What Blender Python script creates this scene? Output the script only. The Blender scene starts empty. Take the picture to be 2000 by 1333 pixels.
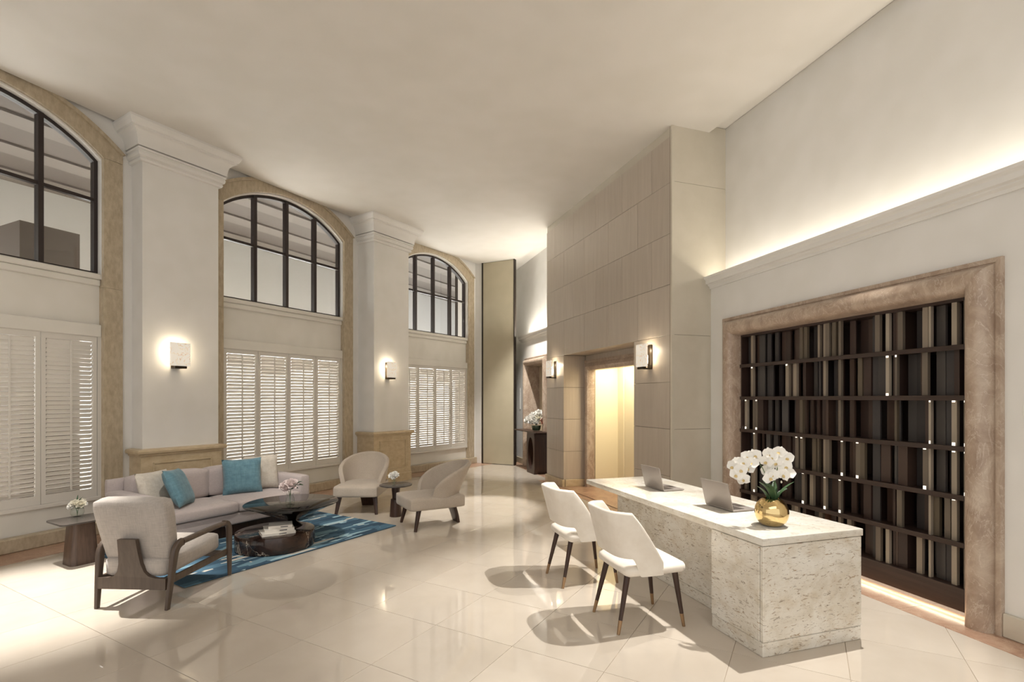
import bpy, bmesh, math, random
from mathutils import Vector, Matrix

sc = bpy.context.scene
col = sc.collection
random.seed(11)
PI = math.pi
rad = math.radians

# ------------------------------------------------------------------ camera, world, lights, exposure
EYE = 1.70
cam = bpy.data.objects.new('camera', bpy.data.cameras.new('camera'))
cam.data.sensor_width = 36; cam.data.lens = 18.0
cam.data.shift_y = 112.5 / 2000
cam.data.clip_start = 0.05
cam.location = (0, 0, EYE); cam.rotation_euler = (PI / 2, 0, 0)
col.objects.link(cam); sc.camera = cam

vs = sc.view_settings
vs.view_transform = 'Standard'; vs.look = 'None'; vs.gamma = 1.0; vs.use_curve_mapping = False
vs.exposure = 0.60
cy = sc.cycles; cy.max_bounces = 6; cy.diffuse_bounces = 3; cy.glossy_bounces = 3; cy.transmission_bounces = 4; cy.transparent_max_bounces = 8
cy.caustics_reflective = False; cy.caustics_refractive = False

world = bpy.data.worlds.new('world'); sc.world = world; world.use_nodes = True
bg = world.node_tree.nodes['Background']
bg.inputs[0].default_value = (1.0, 0.98, 0.95, 1); bg.inputs[1].default_value = 0.72

def area(name, loc, size, power, color=(1, .975, .94), direction=(0, 0, -1), sy=None, spread=None):
    l = bpy.data.lights.new(name, 'AREA'); l.energy = power; l.color = color
    l.shape = 'RECTANGLE'; l.size = size; l.size_y = sy or size
    if spread: l.spread = rad(spread)
    o = bpy.data.objects.new(name, l); col.objects.link(o); o.location = loc
    o.rotation_euler = Vector(direction).to_track_quat('-Z', 'Y').to_euler()
    return o
def spot(name, loc, target, power, angle, blend=.6, radius=.05, color=(1, .965, .91)):
    l = bpy.data.lights.new(name, 'SPOT'); l.energy = power; l.color = color
    l.spot_size = rad(angle); l.spot_blend = blend; l.shadow_soft_size = radius
    o = bpy.data.objects.new(name, l); col.objects.link(o); o.location = loc
    o.rotation_euler = (Vector(target) - Vector(loc)).to_track_quat('-Z', 'Y').to_euler()
    return o
# broad general fill added at ceiling height behind the camera
area('lobby_fill', (0, -1.5, 5.15), 6, 70, sy=3)
# ceiling spots, outside the frame or by the slots; last one added for brightness
spot('desk_spot', (2.95, 4.35, 5.2), (1.35, 4.1, 0), 800, 50, .45, .03)
spot('desk_spot_far', (2.75, 5.2, 5.2), (1.1, 5.2, 0), 260, 42, .5, .03)
spot('armchair_spot', (-5.0, 4.75, 5.15), (-4.0, 4.3, 0), 1900, 32, .85, .03)
spot('lounge_spot', (-2.2, 4.0, 5.2), (-3.1, 6.2, 0), 260, 48, .8)
spot('aisle_spot', (.50, 11.3, 5.22), (-.5, 7.9, 0), 1300, 20, .55)
spot('centre_spot', (-.4, 3.6, 5.2), (-.2, 5.6, 0), 110, 60, .9)
spot('window_spot', (-3.6, 4.3, 5.2), (-2.4, 7.9, .3), 260, 30, .8)
spot('console_fill_spot', (.05, 10.9, 5.22), (.50, 12.3, 1.2), 700, 55, .8)  # extra spot added to brighten the far wall and console

# ------------------------------------------------------------------ material helpers
def srgb(r, g, b):
    f = lambda c: ((c / 255) / 12.92 if c / 255 <= .04045 else ((c / 255 + .055) / 1.055) ** 2.4)
    return (f(r), f(g), f(b), 1)
class NT:
    def __init__(s, name, rough=.5, metal=0, spec=None):
        s.m = bpy.data.materials.new(name); s.m.use_nodes = True
        s.t = s.m.node_tree; s.b = s.t.nodes['Principled BSDF']
        s.b.inputs['Roughness'].default_value = rough; s.b.inputs['Metallic'].default_value = metal
        if spec is not None: s.b.inputs['Specular IOR Level'].default_value = spec
    def n(s, typ, **kw):
        x = s.t.nodes.new(typ)
        for k, v in kw.items():
            if k in x.inputs.keys(): x.inputs[k].default_value = v
            else: setattr(x, k, v)
        return x
    def l(s, a, b): s.t.links.new(a, b)
    def coord(s, scale=(1, 1, 1), rot=(0, 0, 0), space='Object'):
        tc = s.n('ShaderNodeTexCoord'); mp = s.n('ShaderNodeMapping')
        mp.inputs['Scale'].default_value = scale; mp.inputs['Rotation'].default_value = rot
        s.l(tc.outputs[space], mp.inputs['Vector']); return mp.outputs[0]
    def ramp(s, fac, stops):
        r = s.n('ShaderNodeValToRGB'); e = r.color_ramp.elements
        while len(e) > 1: e.remove(e[-1])
        e[0].position, e[0].color = stops[0]
        for p, c in stops[1:]:
            k = e.new(p); k.color = c
        s.l(fac, r.inputs[0]); return r.outputs[0]
    def mix(s, fac, a, b, typ='MIX'):
        x = s.n('ShaderNodeMix', data_type='RGBA', blend_type=typ)
        for i, v in ((0, fac), (6, a), (7, b)):
            if hasattr(v, 'is_output') or isinstance(v, bpy.types.NodeSocket): s.l(v, x.inputs[i])
            else: x.inputs[i].default_value = v
        return x.outputs[2]
    def noise(s, vec, scale, detail=4, rough=.55, dist=0):
        x = s.n('ShaderNodeTexNoise'); x.inputs['Scale'].default_value = scale
        x.inputs['Detail'].default_value = detail; x.inputs['Roughness'].default_value = rough
        x.inputs['Distortion'].default_value = dist
        s.l(vec, x.inputs['Vector']); return x.outputs['Fac']
    def bump(s, h, strength=.2, dist=.01):
        b = s.n('ShaderNodeBump'); b.inputs['Strength'].default_value = strength; b.inputs['Distance'].default_value = dist
        s.l(h, b.inputs['Height']); s.l(b.outputs[0], s.b.inputs['Normal'])
    def base(s, c):
        if isinstance(c, bpy.types.NodeSocket): s.l(c, s.b.inputs['Base Color'])
        else: s.b.inputs['Base Color'].default_value = c
        return s
def plain(name, c, rough=.5, metal=0, **kw):
    x = NT(name, rough, metal, **kw); x.base(c)
    return x.m
def noisy(name, c1, c2, scale=6, rough=.5, stretch=(1, 1, 1), lo=.35, hi=.65, bump=0, bscale=None, dist=.005, detail=5, metal=0, distort=0):
    x = NT(name, rough, metal); v = x.coord(stretch)
    n = x.noise(v, scale, detail, .6, distort)
    x.base(x.ramp(n, [(lo, c1), (hi, c2)]))
    if bump: x.bump(x.noise(v, bscale or scale * 4, 3), bump, dist)
    return x.m
def emit(name, c, strength):
    x = NT(name); x.m.cycles.emission_sampling = 'NONE'; x.base(c); x.b.inputs['Emission Color'].default_value = c
    x.b.inputs['Emission Strength'].default_value = strength
    return x.m

M = {}
M['plaster'] = noisy('plaster', srgb(234, 231, 225), srgb(238, 235, 230), 3, .6, detail=1)
M['ceiling'] = noisy('ceiling_paint', srgb(229, 224, 216), srgb(233, 228, 221), 2, .7, detail=1)
M['shutter'] = plain('shutter_paint', srgb(224, 219, 211), .45)
M['infill'] = noisy('infill_paint', srgb(229, 225, 216), srgb(234, 230, 222), 3, .55, detail=1)
M['dark_wood'] = None

def mk_floor():
    x = NT('polished_cream_tile', .04); x.b.inputs['IOR'].default_value = 1.75; v = x.coord((1, 1, 1))
    inf = x.n('ShaderNodeObjectInfo')
    n = x.noise(v, 2.2, 3, .6, .6)
    c = x.ramp(n, [(.3, srgb(201, 189, 174)), (.7, srgb(208, 197, 183))])
    r = x.ramp(inf.outputs['Random'], [(0, (.95, .95, .945, 1)), (1, (1, 1, 1, 1))])
    x.base(x.mix(1.0, c, r, 'MULTIPLY'))
    rr = x.n('ShaderNodeMapRange'); rr.inputs['To Min'].default_value = .02; rr.inputs['To Max'].default_value = .05
    x.l(n, rr.inputs['Value']); x.l(rr.outputs[0], x.b.inputs['Roughness'])
    return x.m
M['tile'] = mk_floor()
M['grout'] = plain('grout', srgb(176, 160, 140), .6)
M['travertine'] = noisy('travertine', srgb(172, 156, 131), srgb(206, 192, 167), 22, .42, (1, 1, .45), .28, .75, .12, 60, .004, 10)
M['pedestal'] = noisy('golden_limestone', srgb(190, 168, 134), srgb(212, 194, 163), 9, .38, (1, 1, 1.6), .3, .7, .06, 40, .003, 7)

def mk_rose(name, a, b, c, vein):
    x = NT(name, .28); v = x.coord((1, 1, .6))
    n = x.noise(v, 5.5, 10, .7, .9); n2 = x.noise(v, 5, 8, .65, 1.6)
    base = x.ramp(n, [(.3, a), (.5, b), (.68, c)])
    f = x.ramp(n2, [(.485, (0, 0, 0, 1)), (.5, (.7, .7, .7, 1)), (.515, (0, 0, 0, 1))])
    x.base(x.mix(f, base, vein)); return x.m
M['rose_marble'] = mk_rose('rose_marble', srgb(152, 129, 111), srgb(178, 157, 138), srgb(202, 185, 166), srgb(214, 200, 184))
M['border'] = mk_rose('rose_border_marble', srgb(156, 118, 96), srgb(178, 142, 119), srgb(194, 164, 140), srgb(206, 184, 160))

def mk_panel():
    x = NT('taupe_stone_panel', .32); v = x.coord((7, 7, .45))
    inf = x.n('ShaderNodeObjectInfo')
    n = x.noise(v, 2.2, 4, .65, .4)
    c = x.ramp(n, [(.25, srgb(186, 173, 158)), (.75, srgb(200, 188, 173))])
    r = x.ramp(inf.outputs['Random'], [(0, (.93, .925, .92, 1)), (1, (1, 1, 1, 1))])
    x.base(x.mix(1.0, c, r, 'MULTIPLY')); return x.m
M['panel'] = mk_panel()
M['side_panel'] = noisy('pale_stone_side', srgb(205, 197, 180), srgb(212, 204, 188), 2, .2)
M['joint'] = plain('stone_joint', srgb(126, 110, 92), .7)
M['bronze'] = plain('dark_bronze', srgb(58, 48, 36), .35, .8)
M['tan_panel'] = noisy('tan_partition', srgb(178, 168, 144), srgb(182, 172, 148), 3, .5, detail=1)
M['black_trim'] = plain('black_trim', srgb(46, 36, 28), .5)
M['window_frame'] = plain('window_frame', srgb(40, 30, 28), .4)

def mk_glass(tint=(.93, .94, .94, 1), ior=.035):
    x = NT('window_glass', .02)
    g = x.n('ShaderNodeBsdfGlossy'); g.inputs['Roughness'].default_value = .02
    t = x.n('ShaderNodeBsdfTransparent'); t.inputs[0].default_value = tint
    mx = x.n('ShaderNodeMixShader'); lw = x.n('ShaderNodeLayerWeight'); lw.inputs[0].default_value = .5
    pw = x.n('ShaderNodeMath', operation='POWER'); pw.inputs[1].default_value = 4.0; x.l(lw.outputs['Facing'], pw.inputs[0])
    ma = x.n('ShaderNodeMath', operation='MULTIPLY_ADD'); ma.inputs[1].default_value = .6; ma.inputs[2].default_value = ior; x.l(pw.outputs[0], ma.inputs[0])
    x.l(ma.outputs[0], mx.inputs[0]); x.l(t.outputs[0], mx.inputs[1]); x.l(g.outputs[0], mx.inputs[2])
    out = [n for n in x.t.nodes if n.type == 'OUTPUT_MATERIAL'][0]
    x.l(mx.outputs[0], out.inputs[0]); return x.m
M['glass'] = mk_glass()
M['vase_glass'] = mk_glass((.965, .98, .97, 1), .03)
def mk_granite(name, amt):
    x = NT(name, .2); v = x.coord((1, 1, 3.4)); v2 = x.coord((1, 1, 1.3))
    big = x.noise(v2, 3.5, 6, .6, .8)
    c = x.ramp(big, [(.3, srgb(208, 199, 182)), (.5, srgb(224, 218, 206)), (.7, srgb(233, 229, 220))])
    cl = x.noise(v2, 6, 5, .6, .5)
    c = x.mix(x.ramp(cl, [(.5, (0, 0, 0, 1)), (.8, (amt * .55, amt * .55, amt * .55, 1))]), c, srgb(190, 166, 128))
    st = x.noise(v, 15, 7, .7, 1.2)
    f = x.ramp(st, [(.56, (0, 0, 0, 1)), (.63, (amt, amt, amt, 1))])
    hue = x.ramp(x.noise(v2, 8, 2), [(.4, srgb(160, 130, 92)), (.6, srgb(140, 126, 110))])
    c = x.mix(f, c, hue)
    sp = x.noise(v, 34, 4, .65, .9)
    f2 = x.ramp(sp, [(.63, (0, 0, 0, 1)), (.68, (amt, amt, amt, 1))])
    x.base(x.mix(f2, c, srgb(104, 90, 76))); return x.m
M['granite'] = mk_granite('cream_granite', .85)
M['granite_top'] = mk_granite('polished_granite_top', .32)
def mk_wood(name, a, b, rough=.38, ax=2):
    x = NT(name, rough); s = [26, 26, 26]; s[ax] = 1.6
    v = x.coord(tuple(s)); n = x.noise(v, 1.5, 6, .65, .5)
    x.base(x.ramp(n, [(.3, a), (.7, b)])); x.bump(n, .06, .002); return x.m
M['walnut'] = mk_wood('walnut', srgb(62, 46, 37), srgb(92, 72, 59))
M['chair_wood'] = mk_wood('smoked_oak', srgb(70, 57, 48), srgb(92, 77, 66))
M['leg_wood'] = mk_wood('espresso_leg', srgb(44, 28, 20), srgb(68, 44, 32))
M['shelf_wood'] = mk_wood('espresso_shelf', srgb(50, 37, 31), srgb(66, 50, 43), ax=0)
M['brass'] = plain('aged_brass', srgb(160, 130, 98), .35, .7)
M['gold'] = plain('polished_gold', (.80, .60, .29, 1), .05, 1.0)
def mk_fabric(name, a, b, scale=260, bump=.25, weave=True, rough=.85, big=3):
    x = NT(name, rough, 0, .2); v = x.coord((1, 1, 1))
    n = x.noise(v, big, 4, .6)
    c = x.ramp(n, [(.3, a), (.7, b)])
    if weave:
        w = x.coord((.1, .1, 1.0)); n2 = x.noise(w, scale, 2, .6)
        w3 = x.coord((1, 1, .1)); n3 = x.noise(w3, scale, 2, .6)
        m2 = x.mix(.5, n2, n3)
        c = x.mix(.35, c, x.ramp(m2, [(.38, (.5, .5, .5, 1)), (.62, (1.0, 1.0, 1.0, 1))]), 'MULTIPLY')
        x.bump(m2, bump, .002)
    x.b.inputs['Sheen Weight'].default_value = .25
    x.base(c); return x.m
M['sofa_fabric'] = mk_fabric('mauve_grey_fabric', srgb(186, 173, 170), srgb(194, 182, 178), 400, .1)
M['weave'] = mk_fabric('oatmeal_weave', srgb(178, 169, 161), srgb(192, 183, 175), 130, .5)
M['tub_fabric'] = mk_fabric('taupe_fabric', srgb(184, 170, 154), srgb(194, 181, 166), 420, .1)
M['cream_velvet'] = mk_fabric('cream_velvet', srgb(226, 216, 202), srgb(236, 228, 216), 300, .05, False, .75, 9)
M['teal'] = mk_fabric('teal_velvet', srgb(90, 126, 140), srgb(116, 152, 164), 60, .15, True, .8, 14)
M['beige_pillow'] = mk_fabric('beige_pillow', srgb(200, 190, 176), srgb(214, 206, 194), 200, .15, True, .85, 18)
M['black_glass'] = plain('black_glass', srgb(18, 15, 14), .06)
M['dark_top'] = plain('charcoal_top', srgb(74, 68, 64), .25)
def mk_black_marble():
    x = NT('black_brown_marble', .12); v = x.coord((1, 1, 1))
    n = x.noise(v, 4, 8, .65, 1.0)
    c = x.ramp(n, [(.35, srgb(28, 20, 17)), (.6, srgb(60, 42, 34)), (.75, srgb(84, 60, 48))])
    n2 = x.noise(x.coord((1, 1, .8), (.4, .7, .3)), 2.3, 6, .55, 1.2)
    f = x.ramp(n2, [(.495, (0, 0, 0, 1)), (.502, (1, 1, 1, 1)), (.509, (0, 0, 0, 1))])
    x.base(x.mix(f, c, srgb(205, 190, 172))); return x.m
M['black_marble'] = mk_black_marble()
def mk_rug():
    x = NT('blue_rug_pile', .95, 0, .1)
    v = x.coord((.8, 3.4, 1)); v2 = x.coord((1.0, 7, 1)); fine = x.coord((4, 60, 1))
    def cells(vec, sc_, off):
        a = x.n('ShaderNodeTexVoronoi', distance='CHEBYCHEV'); a.inputs['Scale'].default_value = sc_
        a.inputs['Randomness'].default_value = off; x.l(vec, a.inputs['Vector']); return a.outputs['Color']
    a = cells(v, 2.6, 1.0); b = cells(v2, 2.9, 1.0)
    sa = x.n('ShaderNodeSeparateColor'); x.l(a, sa.inputs[0]); sb = x.n('ShaderNodeSeparateColor'); x.l(b, sb.inputs[0])
    base = x.ramp(sa.outputs[0], [(0, srgb(64, 86, 104)), (.5, srgb(74, 102, 122)), (.8, srgb(92, 124, 144)), (.96, srgb(126, 160, 174))])
    zone = x.noise(x.coord((1, 1, 1)), 1.5, 2)
    zr = x.ramp(zone, [(.42, (0, 0, 0, 1)), (.62, (1, 1, 1, 1))])
    th = x.n('ShaderNodeMath', operation='MULTIPLY_ADD'); x.l(zr, th.inputs[0]); th.inputs[1].default_value = .24; x.l(sb.outputs[1], th.inputs[2])
    f = x.ramp(th.outputs[0], [(.90, (0, 0, 0, 1)), (.91, (1, 1, 1, 1))])
    lt = x.ramp(sb.outputs[2], [(.2, srgb(214, 208, 196)), (.6, srgb(168, 200, 210))])
    c = x.mix(f, base, lt)
    c = x.mix(.35, c, x.ramp(x.noise(fine, 3, 2), [(.35, (.62, .62, .62, 1)), (.65, (1, 1, 1, 1))]), 'MULTIPLY')
    x.base(c); x.bump(x.noise(x.coord((1, 1, 1)), 500, 2), .3, .003); return x.m
M['rug'] = mk_rug()
M['petal_white'] = NT('white_petal', .6).base(srgb(250, 247, 240)).m
M['petal_cream'] = NT('cream_petal', .6).base(srgb(246, 240, 222)).m
M['petal_pink'] = NT('pale_pink_petal', .6).base(srgb(244, 228, 224)).m
M['petal_peach'] = NT('peach_petal', .6).base(srgb(214, 158, 134)).m
M['lip'] = plain('orchid_lip', srgb(226, 200, 140), .5)
M['leaf'] = noisy('leaf_green', srgb(44, 72, 46), srgb(74, 104, 66), 9, .4)
M['stem'] = plain('stem_green', srgb(86, 112, 66), .5)
M['water'] = plain('green_water', srgb(72, 92, 74), .15)
M['laptop'] = plain('laptop_aluminium', srgb(158, 149, 142), .4, .35)
M['laptop_dark'] = plain('laptop_keys', srgb(70, 62, 56), .5)
M['screen'] = plain('laptop_screen', srgb(24, 24, 26), .15)
M['paper'] = plain('book_cover', srgb(232, 226, 216), .5)
M['pages'] = plain('book_pages', srgb(220, 212, 198), .8)
M['ink'] = plain('ink_mark', srgb(92, 90, 92), .6)
M['white_trim'] = plain('white_trim', srgb(236, 231, 222), .5)
M['cream_door'] = plain('cream_door', srgb(238, 226, 196), .35)
M['corr_wall'] = plain('gallery_wall', srgb(228, 228, 226), .7)
M['corr_ceil'] = plain('gallery_ceiling', srgb(100, 92, 86), .7)
M['corr_band'] = plain('gallery_band', srgb(122, 115, 109), .7)
M['brown_clad'] = plain('brown_cladding', srgb(92, 80, 70), .5)
M['plastic'] = plain('white_plastic', srgb(240, 238, 232), .4)
M['dark_object'] = plain('dark_object', srgb(40, 34, 32), .5)
M['glint'] = emit('glint_chip', (1, .92, .8, 1), .75)  # glow stands in for reflected light on the boards
M['led'] = emit('warm_led', (1, .88, .7, 1), 3)

def mk_alabaster():
    x = NT('alabaster', .45); v = x.coord((1, 1, 1))
    n = x.noise(v, 7, 6, .6, 1.5)
    f = x.ramp(n, [(.485, (0, 0, 0, 1)), (.5, (1, 1, 1, 1)), (.515, (0, 0, 0, 1))])
    c = x.mix(f, srgb(244, 236, 222), srgb(190, 166, 138)); x.base(c)
    x.b.inputs['Transmission Weight'].default_value = .0
    x.b.inputs['Subsurface Weight'].default_value = .0
    x.l(c, x.b.inputs['Emission Color']); x.b.inputs['Emission Strength'].default_value = .26
    return x.m
M['alabaster'] = mk_alabaster()
M['bulb'] = emit('bulb_glow', (1, .86, .64, 1), 9)
FINS = [plain('fin_' + n, srgb(*c), r) for n, c, r in (
    ('espresso', (58, 42, 36), .4), ('umber', (74, 56, 47), .4), ('slate', (76, 71, 68), .45), ('charcoal', (58, 53, 52), .45),
    ('taupe', (112, 101, 88), .4), ('putty', (146, 133, 117), .4), ('bronze', (94, 83, 68), .35), ('pale', (168, 156, 139), .4), ('caramel', (158, 118, 90), .4))]

# ------------------------------------------------------------------ mesh helpers
def link(o, parent=None, mat4=None):
    col.objects.link(o)
    if parent is not None: o.parent = parent
    if mat4 is not None: o.matrix_local = mat4
    return o
def finish(name, bm, mat, smooth=None, recalc=True):
    if recalc: bmesh.ops.recalc_face_normals(bm, faces=bm.faces)
    me = bpy.data.meshes.new(name); bm.to_mesh(me); bm.free()
    for m_ in (mat if isinstance(mat, (list, tuple)) else [mat]): me.materials.append(m_)
    if smooth:
        for p in me.polygons: p.use_smooth = True
        me.set_sharp_from_angle(angle=rad(smooth))
    return me
def obj(name, bm, mat, parent=None, mat4=None, smooth=None, recalc=True):
    me = bm if isinstance(bm, bpy.types.Mesh) else finish(name, bm, mat, smooth, recalc)
    return link(bpy.data.objects.new(name, me), parent, mat4)
def tag(o, label, cat=None, group=None, kind=None):
    o['label'] = label
    if cat: o['category'] = cat
    if group: o['group'] = group
    if kind: o['kind'] = kind
    return o
def thing(name, label, cat, loc=(0, 0, 0), rz=0, group=None):
    o = bpy.data.objects.new(name, None); o.empty_display_size = .1; link(o)
    o.location = loc; o.rotation_euler = (0, 0, rz)
    return tag(o, label, cat, group)
def struct(o, label, cat): return tag(o, label, cat, None, 'structure')
def B(): return bmesh.new()
def box(bm, x0, x1, y0, y1, z0, z1, bev=0, seg=1, mi=0, rot=None, pivot=None):
    vs_ = [bm.verts.new(p) for p in ((x0, y0, z0), (x1, y0, z0), (x1, y1, z0), (x0, y1, z0), (x0, y0, z1), (x1, y0, z1), (x1, y1, z1), (x0, y1, z1))]
    fs = [bm.faces.new([vs_[i] for i in q]) for q in ((3, 2, 1, 0), (4, 5, 6, 7), (0, 1, 5, 4), (1, 2, 6, 5), (2, 3, 7, 6), (3, 0, 4, 7))]
    for f in fs: f.material_index = mi
    new = vs_
    if bev:
        es = list({e for f in fs for e in f.edges})
        r = bmesh.ops.bevel(bm, geom=es, offset=bev, segments=seg, profile=.5, affect='EDGES')
        new = list({v for f in r['faces'] for v in f.verts} | {v for v in vs_ if v.is_valid})
    if rot is not None:
        bmesh.ops.transform(bm, matrix=Matrix.Translation(pivot or (0, 0, 0)) @ rot.to_4x4() @ Matrix.Translation(-Vector(pivot or (0, 0, 0))), verts=new)
    return bm
def bx(*a, **k): return box(B(), *a, **k)
def prism(bm, poly, z0, z1, axis='z', mi=0):
    """extrude a 2-d polygon; axis z: (x,y) ; axis y: (x,z) ; axis x: (y,z)"""
    def P(p, h):
        return {'z': (p[0], p[1], h), 'y': (p[0], h, p[1]), 'x': (h, p[0], p[1])}[axis]
    a = [bm.verts.new(P(p, z0)) for p in poly]; b = [bm.verts.new(P(p, z1)) for p in poly]
    n = len(poly)
    f = [bm.faces.new(a[::-1]), bm.faces.new(b)]
    for i in range(n): f.append(bm.faces.new((a[i], a[(i + 1) % n], b[(i + 1) % n], b[i])))
    for q in f: q.material_index = mi
    return bm
def lathe(bm, prof, seg=32, cx=0, cy=0, cap=True, sx=1, sy=1):
    rings = []
    for r, z in prof:
        rings.append([bm.verts.new((cx + sx * r * math.cos(2 * PI * i / seg), cy + sy * r * math.sin(2 * PI * i / seg), z)) for i in range(seg)])
    for a, b in zip(rings, rings[1:]):
        for i in range(seg): bm.faces.new((a[i], a[(i + 1) % seg], b[(i + 1) % seg], b[i]))
    if cap:
        if prof[0][0] > 1e-5: bm.faces.new(rings[0][::-1])
        if prof[-1][0] > 1e-5: bm.faces.new(rings[-1])
    return bm
def sweep(bm, pts, sec, closed_caps=True, up=Vector((1, 0, 0)), scale=None):
    """sweep a 2-d section (list of (a,b)) along pts; a along 'up' side axis, b along normal"""
    pts = [Vector(p) for p in pts]; rings = []
    for i, p in enumerate(pts):
        t = (pts[min(i + 1, len(pts) - 1)] - pts[max(i - 1, 0)]).normalized()
        s = (up - t * up.dot(t)).normalized(); nrm = t.cross(s)
        k = scale[i] if scale else 1
        rings.append([bm.verts.new(p + s * a * k + nrm * b * k) for a, b in sec])
    n = len(sec)
    for a, b in zip(rings, rings[1:]):
        for i in range(n): bm.faces.new((a[i], a[(i + 1) % n], b[(i + 1) % n], b[i]))
    if closed_caps: bm.faces.new(rings[0][::-1]); bm.faces.new(rings[-1])
    return bm
def rsec(w, h, r=.3, k=3):
    """rounded rectangle section"""
    out = []; rr = min(w, h) * r
    for cx, cy, a0 in ((w / 2 - rr, h / 2 - rr, 0), (-w / 2 + rr, h / 2 - rr, 90), (-w / 2 + rr, -h / 2 + rr, 180), (w / 2 - rr, -h / 2 + rr, 270)):
        for i in range(k + 1):
            a = rad(a0 + 90 * i / k); out.append((cx + rr * math.cos(a), cy + rr * math.sin(a)))
    return out
def csec(r, k=10): return [(r * math.cos(2 * PI * i / k), r * math.sin(2 * PI * i / k)) for i in range(k)]
def bez(p0, p1, p2, n=6):
    p0, p1, p2 = Vector(p0), Vector(p1), Vector(p2)
    return [(1 - t) ** 2 * p0 + 2 * t * (1 - t) * p1 + t * t * p2 for t in [i / n for i in range(n + 1)]]
def cushion(x0, x1, y0, y1, z0, z1, r=.03, puff=.015, n=8):
    """soft rounded block that swells a little in the middle"""
    bm = B(); bmesh.ops.create_cube(bm, size=2)
    bmesh.ops.subdivide_edges(bm, edges=bm.edges[:], cuts=n, use_grid_fill=True)
    c = Vector(((x0 + x1) / 2, (y0 + y1) / 2, (z0 + z1) / 2)); h = Vector(((x1 - x0) / 2, (y1 - y0) / 2, (z1 - z0) / 2))
    for v in bm.verts:
        p = Vector(v.co)
        q = []
        for i in range(3):
            s = p[i]; a = abs(s)
            k = h[i] - r; q.append(math.copysign(1, s) * a)
        w = Vector((q[0] * h.x, q[1] * h.y, q[2] * h.z))
        core = Vector([max(-(h[i] - r), min(h[i] - r, w[i])) for i in range(3)])
        # snap shell vertices to the rounded surface
        onf = [abs(abs(p[i]) - 1) < 1e-4 for i in range(3)]
        d = Vector([math.copysign(1, p[i]) if onf[i] else 0 for i in range(3)])
        over = w - core
        if over.length > 1e-9:
            dirv = over.normalized(); w2 = core + dirv * r
        else: w2 = w
        for i in range(3):
            if onf[i]:
                j, k2 = [m for m in range(3) if m != i]
                w2[i] += math.copysign(puff, p[i]) * (1 - p[j] ** 2) * (1 - p[k2] ** 2)
        v.co = c + w2
    return bm
def pillow(w, t, n=14):
    bm = B(); top = {}; bot = {}
    for i in range(n + 1):
        for j in range(n + 1):
            u = -1 + 2 * i / n; v = -1 + 2 * j / n
            e = (1 - u ** 4) * (1 - v ** 4)
            pin = 1 - .06 * (1 - u * u) * abs(v) ** 3; pin2 = 1 - .06 * (1 - v * v) * abs(u) ** 3
            x = u * w / 2 * pin2; z = v * w / 2 * pin
            h = t / 2 * (max(e, 0) ** .55)
            top[i, j] = bm.verts.new((x, -h, z))
            bot[i, j] = top[i, j] if (i in (0, n) or j in (0, n)) else bm.verts.new((x, h, z))
    for i in range(n):
        for j in range(n):
            bm.faces.new((top[i, j], top[i + 1, j], top[i + 1, j + 1], top[i, j + 1]))
            try: bm.faces.new((bot[i, j], bot[i, j + 1], bot[i + 1, j + 1], bot[i + 1, j]))
            except ValueError: pass
    return bm
def frameM(origin, d, z=0):
    """matrix: local x along d (2-d), local y = 90 deg left of d, origin in plan"""
    a = math.atan2(d[1], d[0])
    return Matrix.Translation((origin[0], origin[1], z)) @ Matrix.Rotation(a, 4, 'Z')
def copy_tree(o, parent=None):
    c = o.copy(); col.objects.link(c)
    if parent is not None: c.parent = parent
    for ch in [k for k in bpy.data.objects if k.parent == o]: copy_tree(ch, c)
    return c

# ================================================================== THE SETTING
CEIL = 5.25
# ---- left wall bays: centre on the window plane, direction, opening half width
BAYS = [((-5.702, 5.401), (.3962, .9182)), ((-3.909, 8.908), (.494, .8695)), ((-1.879, 12.356), (.5738, .819))]
BM = [frameM(o, d) for o, d in BAYS]
HW, SPR, APX = 1.185, 4.71, 5.15            # opening half width, spring line, apex
def arch(hw, spr, apx, n=20, x=0):
    R = (hw * hw + (apx - spr) ** 2) / (2 * (apx - spr)); zc = apx - R; a = math.asin(hw / R)
    return [(x + R * math.sin(-a + 2 * a * i / n), zc + R * math.cos(-a + 2 * a * i / n)) for i in range(n + 1)]
WF = -.07      # wall face (room side is negative y)
ST = -.10      # stone surround face
OW = 1.405     # stone outer half width
LIM = [(-7.5, 1.60), (-2.25, 2.50), (-1.75, 3.25)]
wall_names = []
for bi, m4 in enumerate(BM):
    bm = B(); L, R_ = LIM[bi]; HT = 5.34
    op = arch(1.30, 4.78, 5.25)
    # piers and the spandrel above the opening, each a solid piece of the wall 0.32 thick
    box(bm, L, -1.30, WF, .25, 0, HT); box(bm, 1.30, R_, WF, .25, 0, HT)
    prism(bm, [(-1.30, HT)] + op + [(1.30, HT)], WF, .25, 'y')
    if bi == 0:
        w = obj('wall_left', bm, M['plaster'], None, m4)
        struct(w, 'white plaster wall around the arched windows on the left', 'wall'); wl = w
    else:
        o = obj('wall_section', bm, M['plaster'], wl, wl.matrix_basis.inverted() @ m4)
    # infill wall between window and shutter, and under the shutter
rel = lambda par, m4: par.matrix_basis.inverted() @ m4
for bi, m4 in enumerate(BM):
    r = rel(wl, m4)
    obj('infill_panel', bx(-1.30, 1.30, 0, .16, 2.52, 3.25), M['infill'], wl, r)
    obj('infill_panel', bx(-1.30, 1.30, 0, .16, 0, .44), M['infill'], wl, r)

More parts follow.
